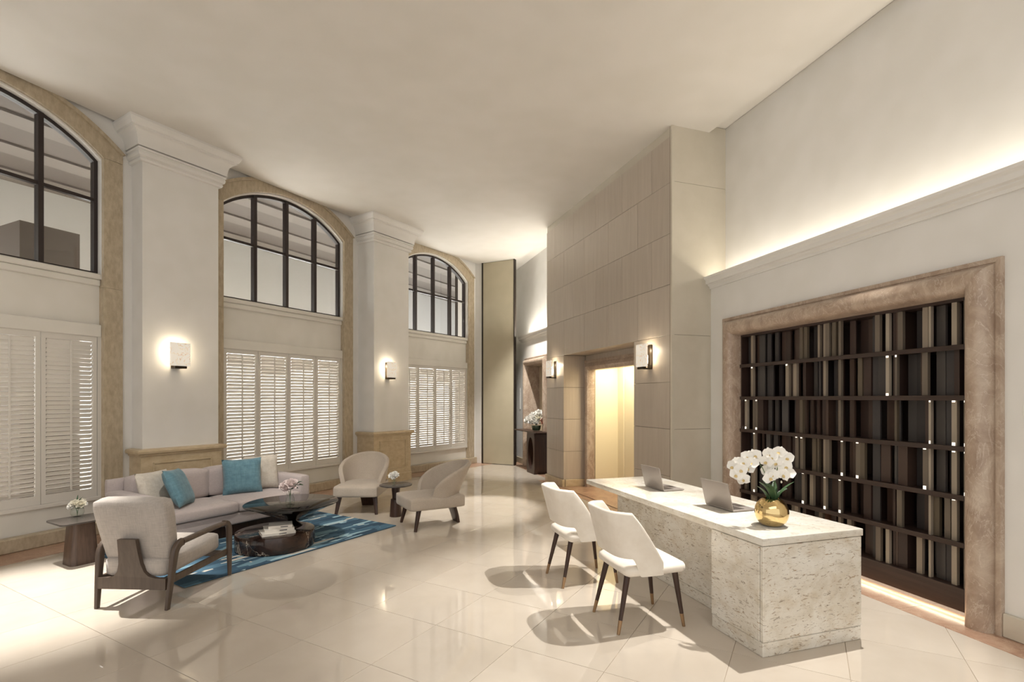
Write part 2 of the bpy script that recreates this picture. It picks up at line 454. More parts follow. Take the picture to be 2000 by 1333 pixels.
# window openings: sash, mullions, glass, sill
side_words = ['nearest, at the left edge', 'middle, between the two white pillars', 'farthest, beside the tan partition']
for bi, m4 in enumerate(BM):
    win = bpy.data.objects.new('window_%d' % (bi + 1), None); link(win, None, m4)
    struct(win, 'dark framed arched window with grid of panes, the %s' % side_words[bi], 'window')
    fr = B(); outer = [(-HW, 3.27)] + arch(HW, SPR, APX, 24) + [(HW, 3.27)]
    inner = [(-HW + .045, 3.30)] + arch(HW - .045, SPR - .02, APX - .05, 24) + [(HW - .045, 3.30)]
    n = len(outer)
    for y0, y1 in ((.02, .10),):
        A = [[fr.verts.new((p[0], y, p[1])) for p in q] for q in (outer, inner) for y in (y0, y1)]
        oa, ob, ia, ib = A
        for i in range(n):
            j = (i + 1) % n
            for q in ((oa[i], oa[j], ia[j], ia[i]), (ob[i], ib[i], ib[j], ob[j]), (oa[i], ob[i], ob[j], oa[j]), (ia[i], ia[j], ib[j], ib[i])): fr.faces.new(q)
    obj('sash_frame', fr, M['window_frame'], win)
    cw = 2 * HW / 4
    def ztop(x):
        R = (HW * HW + (APX - SPR) ** 2) / (2 * (APX - SPR)); return APX - R + math.sqrt(R * R - x * x) - .02
    for k in (-1, 0, 1):
        obj('mullion', bx(k * cw - .026, k * cw + .026, .0, .09, 3.28, ztop(k * cw)), M['window_frame'], win)
    for k in range(4):
        obj('transom_bar', bx(-HW + k * cw + .026, -HW + (k + 1) * cw - .026, .015, .075, 4.185, 4.225), M['window_frame'], win)
        xa, xb = -HW + k * cw + .02, -HW + (k + 1) * cw - .02
        obj('pane', bx(xa, xb, .045, .051, 3.285, 4.19), M['glass'], win)
        pts = [(xa, 4.215), (xb, 4.215)] + [(xa + (xb - xa) * (1 - t / 6), ztop(xa + (xb - xa) * (1 - t / 6))) for t in range(7)]
        obj('pane', prism(B(), pts, .045, .051, 'y'), M['glass'], win)
    # plaster reveal ring between sash and stone
    rv = B(); o1 = [(-1.30, 3.20)] + arch(1.30, 4.78, 5.25, 24) + [(1.30, 3.20)]; i1 = [(-HW + .005, 3.20)] + arch(HW - .005, SPR, APX - .005, 24) + [(HW - .005, 3.20)]
    A = [[rv.verts.new((p[0], y, p[1])) for p in q] for q in (o1, i1) for y in (-.055, .12)]
    oa, ob, ia, ib = A
    for i in range(len(o1) - 1):
        j = i + 1
        for q in ((oa[i], oa[j], ia[j], ia[i]), (ob[i], ib[i], ib[j], ob[j]), (ia[i], ia[j], ib[j], ib[i])): rv.faces.new(q)
    obj('reveal', rv, M['plaster'], win)
    sl = B(); box(sl, -HW - .0, HW + .0, -.06, .10, 3.20, 3.27, .012); box(sl, -HW, HW, -.035, .05, 3.12, 3.20, .01)
    obj('window_sill', sl, M['infill'], win)
    # stone surround
    st = thing('stone_surround', ['tan travertine arch surround of the window at the left edge', 'tan travertine arch surround of the middle window', 'tan travertine arch surround of the farthest window'][bi], 'surround', group='travertine arch surrounds')
    st.matrix_local = m4; struct(st, st['label'], 'surround')
    for s in (-1, 1):
        for z0, z1 in ((.165, 3.1), (3.102, 4.735)):
            x0, x1 = sorted((s * HW, s * OW))
            zt = z1
            obj('stone_block', bx(x0, x1, ST, .0, z0, z1, .002), M['travertine'], st)
    ino = arch(HW, 4.735, 5.17, 24); outo = arch(OW, 4.86, 5.36, 24)
    for k in range(4):
        a = ino[k * 6:k * 6 + 7]; b = outo[k * 6:k * 6 + 7]
        if k == 0: b = [(-OW, 4.74)] + b; 
        if k == 3: b = b + [(OW, 4.74)]
        obj('stone_block', prism(B(), a + b[::-1], ST, .0, 'y'), M['travertine'], st)
    # outer bead on the arch
    bd = B(); ob2 = arch(OW + .02, 4.86, 5.38, 24); ib2 = arch(OW - .03, 4.85, 5.33, 24)
    prism(bd, ib2 + ob2[::-1], ST - .03, WF, 'y'); obj('arch_bead', bd, M['travertine'], st)

# baseboards and border strips along the left
bb = None
SP = [(-3.2, 1.60), (-2.2, 1.75), (-1.35, 1.75)]
for bi, m4 in enumerate(BM):
    L, R_ = SP[bi]
    bm = bx(L, R_, ST - .02, 0, 0, .16, .012)
    if bb is None:
        bb = obj('baseboard_left', bm, M['travertine'], None, m4); struct(bb, 'tan stone baseboard along the window wall', 'baseboard')
    else: obj('baseboard_section', bm, M['travertine'], bb, rel(bb, m4))
br = None
for bi, (m4, (L, R_)) in enumerate(zip(BM, [(-4, 1.52), (-2.3, 1.9), (-1.9, 1.75)])):
    for k in range(3):
        a = L + (R_ - L) * k / 3; b = L + (R_ - L) * (k + 1) / 3 - .004
        bm = bx(a, b, -.57, ST, -.01, .002 + bi * .0004)
        if br is None:
            br = obj('trim_1', bm, M['border'], None, m4); struct(br, 'rose marble floor border along the window wall', 'floor border')
        else: obj('border_slab', bm, M['border'], br, rel(br, m4))

# ---- shutters
LOUV = None
def shutter(m4, x0, x1, label):
    t = thing('shutter_panel', label, 'shutter', group='white louvred shutters under the arched windows'); t.matrix_local = m4
    fr = B(); z0, z1 = .476, 2.474; y0, y1 = -.035, .0
    box(fr, x0, x0 + .045, y0, y1, z0, z1); box(fr, x1 - .045, x1, y0, y1, z0, z1)
    box(fr, x0 + .045, x1 - .045, y0, y1, z0, z0 + .10); box(fr, x0 + .045, x1 - .045, y0, y1, z1 - .065, z1)
    obj('shutter_frame', fr, M['shutter'], t)
    n = 35; za, zb = z0 + .13, z1 - .095; w = x1 - x0 - .10
    global LOUV
    if LOUV is None:
        bm = bx(-.5, .5, -.034, .034, -.0045, .0045, .003); LOUV = finish('louvre', bm, M['shutter'])
    for i in range(n):
        z = za + (zb - za) * i / (n - 1)
        o = bpy.data.objects.new('louvre', LOUV)
        link(o, t, Matrix.Translation(((x0 + x1) / 2, -.018, z)) @ Matrix.Rotation(rad(-43 + random.uniform(-2, 2)), 4, 'X') @ Matrix.Diagonal((w, 1, 1, 1)))
    obj('tilt_rod', bx((x0 + x1) / 2 - .007, (x0 + x1) / 2 + .007, -.065, -.050, za, zb + .02), M['shutter'], t)
    return t
ords = ['leftmost', 'second from left', 'third from left', 'rightmost']
wn = ['window at the left edge', 'middle arched window', 'farthest arched window']
for bi, m4 in enumerate(BM):
    pw = 2 * 1.145 / 4
    for k in range(4):
        lab = ('%s white louvred shutter under the %s' % (ords[k], wn[bi])) if bi else ('far left white louvred shutter of the nearest window, beyond the picture edge' if k == 0 else 'second white louvred shutter of the nearest window, left of the picture edge' if k == 1 else 'white louvred shutter at the picture edge, under the nearest window' if k == 2 else 'white louvred shutter beside the tan stone, under the nearest window')
        shutter(m4, -1.145 + k * pw + .003, -1.145 + (k + 1) * pw - .003, lab)
    cs = bpy.data.objects.new('trim_%d' % (bi + 2), None); link(cs, None, m4)
    struct(cs, 'white shutter casing under the %s' % wn[bi], 'casing')
    obj('casing_side', bx(-HW, -1.147, -.045, .03, .44, 2.52), M['shutter'], cs)
    obj('casing_side', bx(1.147, HW, -.045, .03, .44, 2.52), M['shutter'], cs)
    obj('casing_top', bx(-HW, HW, -.055, .03, 2.475, 2.63, .008), M['infill'], cs)
    obj('casing_bottom', bx(-HW, HW, -.055, .03, .425, .475, .008), M['shutter'], cs)

# ---- pilasters
def pilaster(name, A, Bp, depth, label):
    A, Bp = Vector(A), Vector(Bp); d = (Bp - A); W = d.length
    m4 = frameM(A, d.normalized())
    t = bpy.data.objects.new(name, None); link(t, None, m4); struct(t, label, 'pillar')
    obj('shaft', bx(0, W, 0, depth, 1.0, 4.85), M['plaster'], t)
    def loft(prof, mat, nm):
        bm = B(); rings = []
        for o, z in prof: rings.append([bm.verts.new(p) for p in ((-o, -o, z), (W + o, -o, z), (W + o, depth, z), (-o, depth, z))])
        for a, b in zip(rings, rings[1:]):
            for i in range(4): bm.faces.new((a[i], a[(i + 1) % 4], b[(i + 1) % 4], b[i]))
        bm.faces.new(rings[0][::-1]); bm.faces.new(rings[-1]); return obj(nm, bm, mat, t)
    loft([(0, 4.77), (.035, 4.775), (.045, 4.80), (.035, 4.825), (.06, 4.835), (.07, 4.87), (.06, 4.90), (.075, 4.905), (.075, 4.93), (.03, 4.931), (.03, 4.944)], M['plaster'], 'neck_moulding')
    cav = [(.085 + .075 * (1 - math.cos(a)), 4.955 + .17 * math.sin(a)) for a in [rad(9 * i) for i in range(11)]]
    loft([(.085, 4.944), (.085, 4.955)] + cav + [(.175, 5.13), (.175, 5.145), (.19, 5.15), (.21, 5.18), (.225, 5.22), (.225, CEIL + .001)], M['plaster'], 'capital')
    loft([(.02, .0), (.045, .0), (.045, .16), (.03, .18), (.03, .95)], M['pedestal'], 'pedestal')
    loft([(.03, .945), (.045, .95), (.05, .975), (.08, .985), (.085, 1.01), (.075, 1.035), (0, 1.045)], M['pedestal'], 'pedestal_cap')
    fr = B(); x0, x1, z0, z1, y = .11, W - .11, .28, .86, -.03
    for a, b, c, e in ((x0, x1, z1 - .02, z1), (x0, x1, z0, z0 + .02), (x0, x0 + .02, z0, z1), (x1 - .02, x1, z0, z1)):
        box(fr, a, b, y - .012, y + .01, c, e, .004)
    obj('panel_moulding', fr, M['pedestal'], t)
    return m4, W
P1, W1 = pilaster('pilaster_1', (-4.783, 6.625), (-4.277, 7.457), .62, 'nearer white wall pillar with stepped capital and tan stone pedestal')
P2, W2 = pilaster('pilaster_2', (-2.691, 9.987), (-2.176, 10.774), .70, 'farther white wall pillar with stepped capital and tan stone pedestal')

# ---- ceiling
def offs(bi, s, o):  # plan point in a bay frame
    p = BM[bi] @ Vector((s, o, 0)); return (p.x, p.y)
cp = [offs(0, -9.5, -.13), offs(0, 1.45, -.13), offs(1, -1.9, -.13), offs(1, 2.1, -.13), offs(2, -1.4, -.13), offs(2, 1.8, -.13),
      (-.60, 13.75), (.12, 13.25), (.74, 11.55), (.80, 10.9), (2.0, 7.4), (2.3, 6.82), (2.628, 6.835), (3.363, 4.557), (4.45, 1.61), (6.3, -3.4)]
o = obj('ceiling', prism(B(), cp, CEIL, CEIL + .09, 'z'), M['ceiling']); struct(o, 'plain warm white lobby ceiling', 'ceiling')
rf = obj('trim_5', prism(B(), [offs(0, -9.5, .2), offs(0, 1.55, .2), offs(1, 2.4, .2), offs(2, 3.2, .2), (2.5, 14.6), (9, 14.6), (9, -4.2)], 5.345, 5.45), M['ceiling']); struct(rf, 'slab above the ceiling slots', 'ceiling')

# ---- floor: tiles laid square to the window wall
TS = .66; ta = rad(30); tx = (math.cos(ta) * 1.0, 0)
u_ = Vector((.866, -.5)); v_ = Vector((.5, .866))     # c axis, s axis
fl = obj('floor', bx(-9.5, 7.5, -4.2, 15.5, -.06, -.004), M['grout']); struct(fl, 'polished cream stone tile floor', 'floor')
tile_me = finish('floor_tile', bx(-TS / 2 + .0016, TS / 2 - .0016, -TS / 2 + .0016, TS / 2 - .0016, -.012, 0, .0008), M['tile'])
cand = []
for i in range(-22, 16):
    for j in range(-6, 28):
        p = u_ * (-1.755 + (i + .5) * TS) + v_ * (3.04 + (j + .5) * TS)
        if p.y < -3.5 or p.y > 14.2: continue
        lx = [BM[0].inverted() @ Vector((p.x, p.y, 0)), BM[1].inverted() @ Vector((p.x, p.y, 0)), BM[2].inverted() @ Vector((p.x, p.y, 0))]
        if lx[0].y > .1 or lx[1].y > .1 or lx[2].y > .1: continue
        if p.x > 4.518 - .2726 * p.y + .35: continue
        vis = p.y > 1.6 and abs(p.x) < p.y * 1.05 + .6
        cand.append((0 if vis else 1, p.length, p))
cand.sort(key=lambda c: (c[0], c[1]))
rest = B()
for k, (vis, _, p) in enumerate(cand):
    m4 = Matrix.Translation((p.x, p.y, 0)) @ Matrix.Rotation(-ta, 4, 'Z')
    if k < 300: link(bpy.data.objects.new('floor_tile', tile_me), fl, m4)
    else:
        t_ = B(); box(t_, -TS / 2 + .0016, TS / 2 - .0016, -TS / 2 + .0016, TS / 2 - .0016, -.012, 0)
        t_.transform(m4); me_ = bpy.data.meshes.new('x'); t_.to_mesh(me_); t_.free(); rest.from_mesh(me_); bpy.data.meshes.remove(me_)
if len(rest.verts): o = obj('floor_tiles_beyond', rest, M['tile'], fl); o['kind'] = 'stuff'
else: rest.free()

# ---- tan partition at the far end
A, Bq = Vector((-.79, 13.42)), Vector((.066, 13.0)); d = Bq - A
pm = frameM(A, d.normalized()); PW = d.length
pt = bpy.data.objects.new('wall_far', None); link(pt, None, pm); struct(pt, 'tall tan sliding partition with dark edges at the far end', 'partition')
obj('partition_leaf', bx(.04, PW - .03, 0, .09, .012, CEIL - .01), M['tan_panel'], pt)
obj('edge_strip', bx(0, .035, -.01, .09, 0, CEIL), M['black_trim'], pt)
obj('edge_strip', bx(PW - .025, PW, -.01, .09, 0, CEIL), M['black_trim'], pt)
obj('return_wall', bx(-.75, -.002, .02, .2, 0, 5.34), M['plaster'], pt)

# ---- right wall
RM = frameM((3.124, 5.115), (.263, -.965))
RI = RM.inverted()
FX, FZ, IX, IZ = 1.51, 2.72, 1.28, 2.485
rw = B()
box(rw, -1.80, -FX + .04, 0, .5, 0, 3.19); box(rw, FX - .04, 9.2, 0, .5, 0, 3.19); box(rw, -FX + .04, FX - .04, 0, .5, FZ - .04, 3.19)
wr = obj('wall_right', rw, M['plaster'], None, RM); struct(wr, 'white plaster wall around the framed shelving on the right', 'wall')
obj('niche_back', bx(-FX, FX, .48, .5, 0, FZ), M['black_trim'], wr)
obj('upper_wall', bx(-1.86, 9.2, .24, .5, 3.19, 5.34), M['plaster'], wr)
obj('cove_ledge', bx(-1.80, 9.2, -.02, .24, 3.17, 3.19), M['plaster'], wr)
cr = B(); prof = [(0, 3.16), (-.02, 3.16), (-.025, 3.185), (-.05, 3.20), (-.06, 3.235), (-.10, 3.275), (-.115, 3.285), (-.12, 3.31), (-.09, 3.31), (-.085, 3.22), (0, 3.2)]
prism(cr, prof, -1.84, 9.2, 'x'); c_ = obj('trim_6', cr, M['plaster'], None, RM); struct(c_, 'white cove cornice with hidden lighting above the shelving', 'cornice')
obj('led_strip', bx(-1.75, 9.0, .02, .05, 3.195, 3.21), M['led'], c_)
def strip_light(name, m4, x0, x1, y, z, power, color=(1, .86, .62), up=1, width=.05, tilt=0):
    l = bpy.data.lights.new(name, 'AREA'); l.shape = 'RECTANGLE'; l.size = abs(x1 - x0); l.size_y = width; l.energy = power; l.color = color
    o = bpy.data.objects.new(name, l); link(o, None, m4 @ Matrix.Translation(((x0 + x1) / 2, y, z)) @ Matrix.Rotation(PI if up > 0 else 0, 4, 'X') @ Matrix.Rotation(rad(tilt), 4, 'X'))
    return o
strip_light('cove_light_right', RM, -1.75, 5.5, .08, 3.225, 19, (1, .93, .80))
bs = obj('baseboard_right', bx(FX, 9.2, -.03, .01, 0, .17, .008), M['side_panel'], None, RM); struct(bs, 'pale stone baseboard at the right edge', 'baseboard')
b2 = None
for k in range(6):
    bm = bx(-1.9 + k * .95, -1.9 + (k + 1) * .95 - .004, -.26, .48, -.01, .002)
    if b2 is None: b2 = obj('trim_7', bm, M['border'], None, RM); struct(b2, 'rose marble floor border under the shelving wall', 'floor border')
    else: obj('border_slab', bm, M['border'], b2)

# stone frame around the shelving: bolection profile swept round the opening with mitred corners
def frame_piece(prof, path_in, name, par, mat):
    """prof: (t across 0=inner..1=outer, y); path_in: inner and outer corner pairs"""
    for (ia, oa), (ib, ob) in zip(path_in, path_in[1:]):
        bm = B(); r0 = []; r1 = []
        for t, y in prof:
            r0.append(bm.verts.new((ia[0] + (oa[0] - ia[0]) * t, y, ia[1] + (oa[1] - ia[1]) * t)))
            r1.append(bm.verts.new((ib[0] + (ob[0] - ib[0]) * t, y, ib[1] + (ob[1] - ib[1]) * t)))
        for i in range(len(prof)):
            j = (i + 1) % len(prof); bm.faces.new((r0[i], r0[j], r1[j], r1[i]))
        bm.faces.new(r0[::-1]); bm.faces.new(r1)
        obj(name, bm, mat, par, None, 35)
bol = [(0, .30), (0, .0), (.02, -.02)] + [(.04 + .74 * (1 - math.cos(a)) / 2, -.03 - .085 * math.sin(a)) for a in [rad(12 * i) for i in range(1, 15)]] + [(.80, -.028), (.83, -.028), (.85, -.036), (.98, -.036), (1, -.028), (1, .02), (.9, .30)]
fs = bpy.data.objects.new('trim_8', None); link(fs, None, RM); struct(fs, 'rounded rose marble frame around the dark shelving', 'frame')
frame_piece(bol, [((-IX, 0), (-FX, 0)), ((-IX, IZ), (-FX, FZ)), ((IX, IZ), (FX, FZ)), ((IX, 0), (FX, 0))], 'frame_stone', fs, M['rose_marble'])

# ---- shelving with upright fins
sh = thing('wall_shelving', 'dark wood shelving with rows of upright brown and grey fins inside the stone frame', 'shelving', RM.to_translation(), RM.to_euler().z)
shz = [2.10, 1.705, 1.31, .93, .565]
yb, yf = .46, .06
obj('back_panel', bx(-IX, IX, .44, .46, .06, IZ), FINS[0], sh)
obj('side_panel', bx(-IX, -IX + .02, yf, .44, .06, IZ), FINS[0], sh); obj('side_panel', bx(IX - .02, IX, yf, .44, .06, IZ), FINS[0], sh)
obj('top_panel', bx(-IX + .02, IX - .02, yf, .44, IZ - .025, IZ), FINS[0], sh)
for z in shz:
    bm = bx(-IX + .02, IX - .02, yf - .02, .44, z - .012, z + .012); box(bm, -IX + .02, IX - .02, yf - .035, yf - .02, z - .02, z + .02, .003)
    obj('shelf', bm, M['shelf_wood'], sh)
obj('plinth', bx(-IX, IX, yf - .01, .40, .045, .21), M['shelf_wood'], sh)
obj('plinth_ledge', bx(-IX, IX, yf - .03, .44, .21, .228), M['shelf_wood'], sh)
levels = [.228] + shz[::-1] + [IZ - .025]
fin_me = {}
for mi, m_ in enumerate(FINS): fin_me[mi] = finish('fin', bx(-.5, .5, -.5, .5, 0, 1), m_)
rnd = random.Random(4)
def draw_fin():
    r = rnd.random()
    if r < .52: return (rnd.uniform(.045, .09), .02, rnd.choice([0, 0, 1, 1, 1, 2, 2, 3, 3]), rnd.uniform(.12, .24), rnd.uniform(-.22, .22))   # broad dark board set back
    if r < .90: return (rnd.uniform(.016, .040), .03, rnd.choice([4, 4, 4, 5, 5, 6, 6, 7]), rnd.uniform(.07, .11), 0)                           # slim pale board standing forward
    return (rnd.uniform(.02, .028), .22, rnd.choice([0, 0, 1, 3]), .21, 0)                                                                       # deep board, edge to the room
cols_ = []; x = -IX + .03
while x < IX - .05:
    f_ = draw_fin(); cols_.append((x, f_)); x += f_[0] + rnd.choice([.002, .003, .004, .018])
for li in range(6):
    z0 = levels[li] + (.013 if li else .001); z1 = levels[li + 1] - (.013 if li < 5 else .001)
    for x, f_ in cols_:
        w, dp, mi, y, a = f_
        if rnd.random() < .40:
            g = draw_fin(); dp, mi, y, a = g[1:]
            if mi in (4, 5, 6, 7): w = min(w, .045)
        if li == 0 and rnd.random() < .05: mi = 8
        if x + w > IX - .022: continue
        o = link(bpy.data.objects.new('fin', fin_me[mi]), sh, Matrix.Translation((x + w / 2, y, z0)) @ Matrix.Rotation(a, 4, 'Z') @ Matrix.Diagonal((w, dp, z1 - z0, 1)))
        if mi in (4, 5, 7) and 0 < li < 5 and rnd.random() < .5:     # glowing chips standing in for light reflected at foot or head of pale boards
            for zz in ((z0, z0 + .03), (z1 - .022, z1))[rnd.choice([0, 1]):]:
                obj('glint_chip', bx(x + .003, x + min(w, .03) - .003, y - dp / 2 - .002, y - dp / 2, zz[0], zz[1]), M['glint'], sh)
obj('led_strip', bx(-IX + .05, IX - .05, .2, .22, .03, .036), M['led'], sh)
strip_light('plinth_light', RM, -IX + .03, IX - .02, .035, .04, 3.0, (1, .85, .62), -1, .02)
# ---- stone block with lift niche
SM = frameM((.7225, 10.625), (.322, -.947)); SL = 4.21
SI = SM.inverted()
NX0, NX1, NZ, ND = .84, 3.30, 2.533, .47
core = B()
box(core, .02, NX0 - .02, .02, 1.0, 0, 5.34); box(core, NX1 + .02, SL - .02, .02, 1.0, 0, 5.34); box(core, NX0 - .02, NX1 + .02, .02, 1.0, NZ + .02, 5.34)
wb = obj('wall_stone', core, M['joint'], None, SM); struct(wb, 'tall taupe stone clad block with the lift niche', 'wall')
def panel(x0, x1, y0, y1, z0, z1, m_='panel'):
    obj('stone_panel', bx(x0 + .002, x1 - .002, y0, y1, z0 + .002, z1 - .002, .0025), M[m_], wb)
rows = [2.533, 3.195, 3.86, 4.525, 5.13]
for k in range(4):
    xs = [0, .85, 1.70, 2.55, 3.40, SL] if k % 2 == 0 else [0, .42, 1.27, 2.12, 2.97, 3.75, SL]
    for a, b in zip(xs, xs[1:]): panel(a, b, 0, .03, rows[k], rows[k + 1])
obj('top_band', bx(0, SL, .012, .03, 5.13, CEIL), M['side_panel'], wb)
low = [.14, .68, 1.30, 1.915, 2.533]
for a, b in zip(low, low[1:]):
    panel(0, NX0, 0, .03, a, b); panel(NX1, SL - .0, 0, .03, a, b)
    panel(NX0 - .03, NX0, .03, ND, a, b); panel(NX1, NX1 + .03, .03, ND, a, b)
for a in range(3): panel(NX0 + a * .82, NX0 + (a + 1) * .82, .03, ND, NZ, NZ + .03)
# side face towards the desk
for a, b in ((0, 1.30), (1.30, 2.533), (2.533, 4.525), (4.525, 5.34)):
    obj('side_slab', bx(SL - .02, SL, .03, 1.0, a + .002, b - .002), M['side_panel'], wb)
obj('corner_bead', bx(SL - .03, SL + .006, -.008, .03, 0, CEIL), M['side_panel'], wb)
obj('corner_groove', bx(SL - .045, SL - .03, -.004, .02, 0, CEIL), M['joint'], wb)
for x0, x1 in ((-.02, NX0), (NX1, SL + .01)):
    obj('plinth_stone', bx(x0, x1, -.03, .03, 0, .14, .008), M['pedestal'], wb)
obj('plinth_stone', bx(NX0 - .03, NX0 + .02, .03, ND, 0, .14, .008), M['pedestal'], wb)
obj('niche_floor', bx(NX0, NX1, -.05, 2.2, -.008, .003), M['border'], wb)
# lift doorway at the back of the niche
dw = bpy.data.objects.new('door_1', None); link(dw, None, SM); struct(dw, 'bright cream doorway with stone frame in the niche', 'doorway')
DX0, DX1, DZ = NX0 + .17, NX1 - .17, 2.24
lf = [(0, ND + .12), (0, ND - .03), (.1, ND - .055), (.35, ND - .07), (.6, ND - .05), (.75, ND - .03), (.8, ND - .04), (1, ND - .03), (1, ND + .02)]
frame_piece(lf, [((DX0, 0), (NX0 + .0, 0)), ((DX0, DZ), (NX0 + .0, DZ + .2)), ((DX1, DZ), (NX1 - .0, DZ + .2)), ((DX1, 0), (NX1 - .0, 0))], 'door_frame', dw, M['rose_marble'])
obj('lintel', bx(NX0, NX1, ND, ND + .1, DZ + .19, NZ), M['panel'], dw)
obj('passage_wall', bx(DX0 - .05, DX0, ND + .1, 2.2, 0, 2.6), M['cream_door'], dw)
obj('passage_wall', bx(DX1, DX1 + .05, ND + .1, 2.2, 0, 2.6), M['travertine'], dw)
obj('door_leaf', bx(DX0 + .22, DX1 - .02, 1.10, 1.14, .01, 2.45), M['cream_door'], dw)
obj('door_leaf', bx(DX0, DX0 + .21, 1.08, 1.14, .01, 2.45), M['cream_door'], dw)
obj('passage_ceiling', bx(DX0 - .05, DX1 + .05, ND + .1, 2.2, 2.45, 2.6), M['cream_door'], dw)
l = area('niche_light', (0, 0, 0), 1.6, 26, (1, .9, .68), sy=.5); l.matrix_world = SM @ Matrix.Translation(((DX0 + DX1) / 2, .82, 2.43))

# ---- far right wall with cornice and stone framed opening
FM = frameM((.535, 12.53), (.304, -.953))
fw = B(); box(fw, -3.2, -.62, 0, .3, 0, 3.19); box(fw, .95, 2.6, 0, .3, 0, 3.19); box(fw, -.62, .95, 0, .3, 2.72, 3.19)
wf = obj('wall_back', fw, M['plaster'], None, FM); struct(wf, 'short white wall beside the partition behind the console', 'wall')
obj('upper_wall', bx(-3.2, 2.6, .22, .3, 3.19, 5.34), M['plaster'], wf)
cf = obj('trim_9', prism(B(), prof, -.92, 2.4, 'x'), M['plaster'], None, FM); struct(cf, 'short white cove cornice beyond the stone block', 'cornice')
strip_light('cove_light_far', FM, -.85, 2.2, .08, 3.225, 34, (1, .95, .84))
ff = bpy.data.objects.new('trim_10', None); link(ff, None, FM); struct(ff, 'rose marble frame of the far opening', 'frame')
frame_piece(bol[:-1] + [(1, .25)], [((-.42, 0), (-.62, 0)), ((-.42, 2.52), (-.62, 2.72)), ((.8, 2.52), (.98, 2.72)), ((.8, 0), (.98, 0))], 'frame_stone', ff, M['rose_marble'])
obj('recess_back', bx(-.62, .98, .30, .34, 0, 2.72), M['travertine'], ff)
b3 = obj('baseboard_far', bx(-1.35, -.62, -.025, .0, 0, .15, .006), M['travertine'], None, FM); struct(b3, 'tan baseboard on the short far wall', 'baseboard')
b4 = obj('trim_11', bx(-1.35, 2.5, -.30, 0, -.01, .0025), M['border'], None, FM); struct(b4, 'rose marble floor border below the far wall', 'floor border')
b5 = obj('trim_12', bx(-.05, SL + .1, -.18, -.03, -.01, .003), M['border'], None, SM); struct(b5, 'rose marble floor border along the stone block', 'floor border')

# ---- gallery beyond the arched windows
gm = frameM((-3.929, 8.873), (.494, .8695))
gw = obj('wall_gallery', bx(-8, 15, 3.9, 4.0, 0, 5.5), M['corr_wall'], None, gm); struct(gw, 'pale wall of the gallery seen through the windows', 'wall')
gc = B(); box(gc, -8, 15, .35, 3.9, 5.42, 5.5)
g2 = obj('ceiling_gallery', gc, M['corr_ceil'], None, gm); struct(g2, 'grey coffered gallery ceiling seen through the windows', 'ceiling')
for y0, y1 in ((1.1, 1.5), (2.2, 2.6), (3.3, 3.9)): obj('ceiling_band', bx(-8, 15, y0, y1, 5.385, 5.42), M['corr_band'], g2)
gf = obj('floor_gallery', bx(-8, 15, .55, 3.9, -.05, -.005), M['corr_wall'], None, gm); struct(gf, 'gallery floor beyond the shutters', 'floor')
cb = thing('clad_column', 'brown panelled column behind the nearest arched window', 'column', (-6.25, 6.5, 0), math.atan2(.9, .43))
for z0, z1 in ((0, 1.2), (1.205, 2.4), (2.405, 3.36), (3.365, 3.97)): obj('cladding_panel', bx(0, .64, 0, .66, z0, z1), M['brown_clad'], cb)
gp = obj('gallery_strip', bx(-.11, .11, -.11, .11, 0, 5.38), M['window_frame'], None, Matrix.Translation((-1.43, 14.25, 0)) @ Matrix.Rotation(rad(55), 4, 'Z')); tag(gp, 'dark strip behind the right side of the farthest arched window', 'strip')  # plain dark upright box along the window's right edge
for x in (-5.5, -2.5, .5, 3.5, 6.5, 9.5, 12.5):
    l = area('gallery_fill_light', (0, 0, 0), 1.6, 165, (1, .98, .95), sy=.5); l.matrix_world = gm @ Matrix.Translation((x, 2.9, 2.95)) @ Matrix.Rotation(rad(38), 4, 'X')  # unseen panels added in mid-air to brighten the gallery wall

# ================================================================== THE THINGS
# ---- sconces
def sconce(m4, label):
    """local: wall plane y=0, room is -y, origin at lower centre of the sconce"""
    t = thing('wall_sconce', label, 'wall lamp', group='alabaster wall lamps'); t.matrix_local = m4
    obj('back_plate', bx(-.05, .05, -.015, 0, 0, .335, .003), M['bronze'], t)
    br_ = B(); box(br_, -.05, .05, -.13, -.015, 0, .018); box(br_, -.075, .075, -.165, -.115, 0, .032, .004)
    obj('bracket', br_, M['bronze'], t)
    obj('shade', bx(-.125, .125, -.155, -.125, .033, .345, .004), M['alabaster'], t)
    bl = B(); lathe(bl, [(.001, .06), (.02, .065), (.026, .10), (.026, .18), (.016, .22), (.001, .225)], 14, 0, -.07)
    obj('bulb', bl, M['bulb'], t, None, 60)
    l = bpy.data.lights.new('sconce_light', 'POINT'); l.energy = 1.7; l.color = (1, .9, .72); l.shadow_soft_size = .03
    o = bpy.data.objects.new('sconce_light', l); link(o, t, Matrix.Translation((0, -.07, .26)))
    return t
T = Matrix.Translation
sconce(P1 @ T((W1 * .40, 0, 2.105)), 'alabaster wall lamp on the nearer white pillar')
sconce(P2 @ T((W2 * .36, 0, 2.085)), 'alabaster wall lamp on the farther white pillar')
sconce(SM @ T((3.72, 0, 2.105)), 'alabaster wall lamp on the stone block, right of the lit doorway')
sconce(SM @ T((.44, 0, 2.105)), 'alabaster wall lamp on the stone block, left of the lit doorway')

# ---- switches
sw = obj('wall_switch', bx(-1.06, -1.02, -.012, 0, 1.42, 1.98, .003), M['plastic'], None, FM); tag(sw, 'slim white plate on the short far wall', 'wall plate')
sw = obj('card_holder', bx(-.72, -.66, -.03, 0, 1.28, 1.38, .003), M['dark_object'], None, FM); tag(sw, 'small dark box on the far wall above the console', 'wall box')
sw = obj('light_switch', bx(1.62, 1.70, -.01, 0, 1.58, 1.66, .003), M['plastic'], None, RM); tag(sw, 'white light switch on the wall right of the shelving', 'switch')

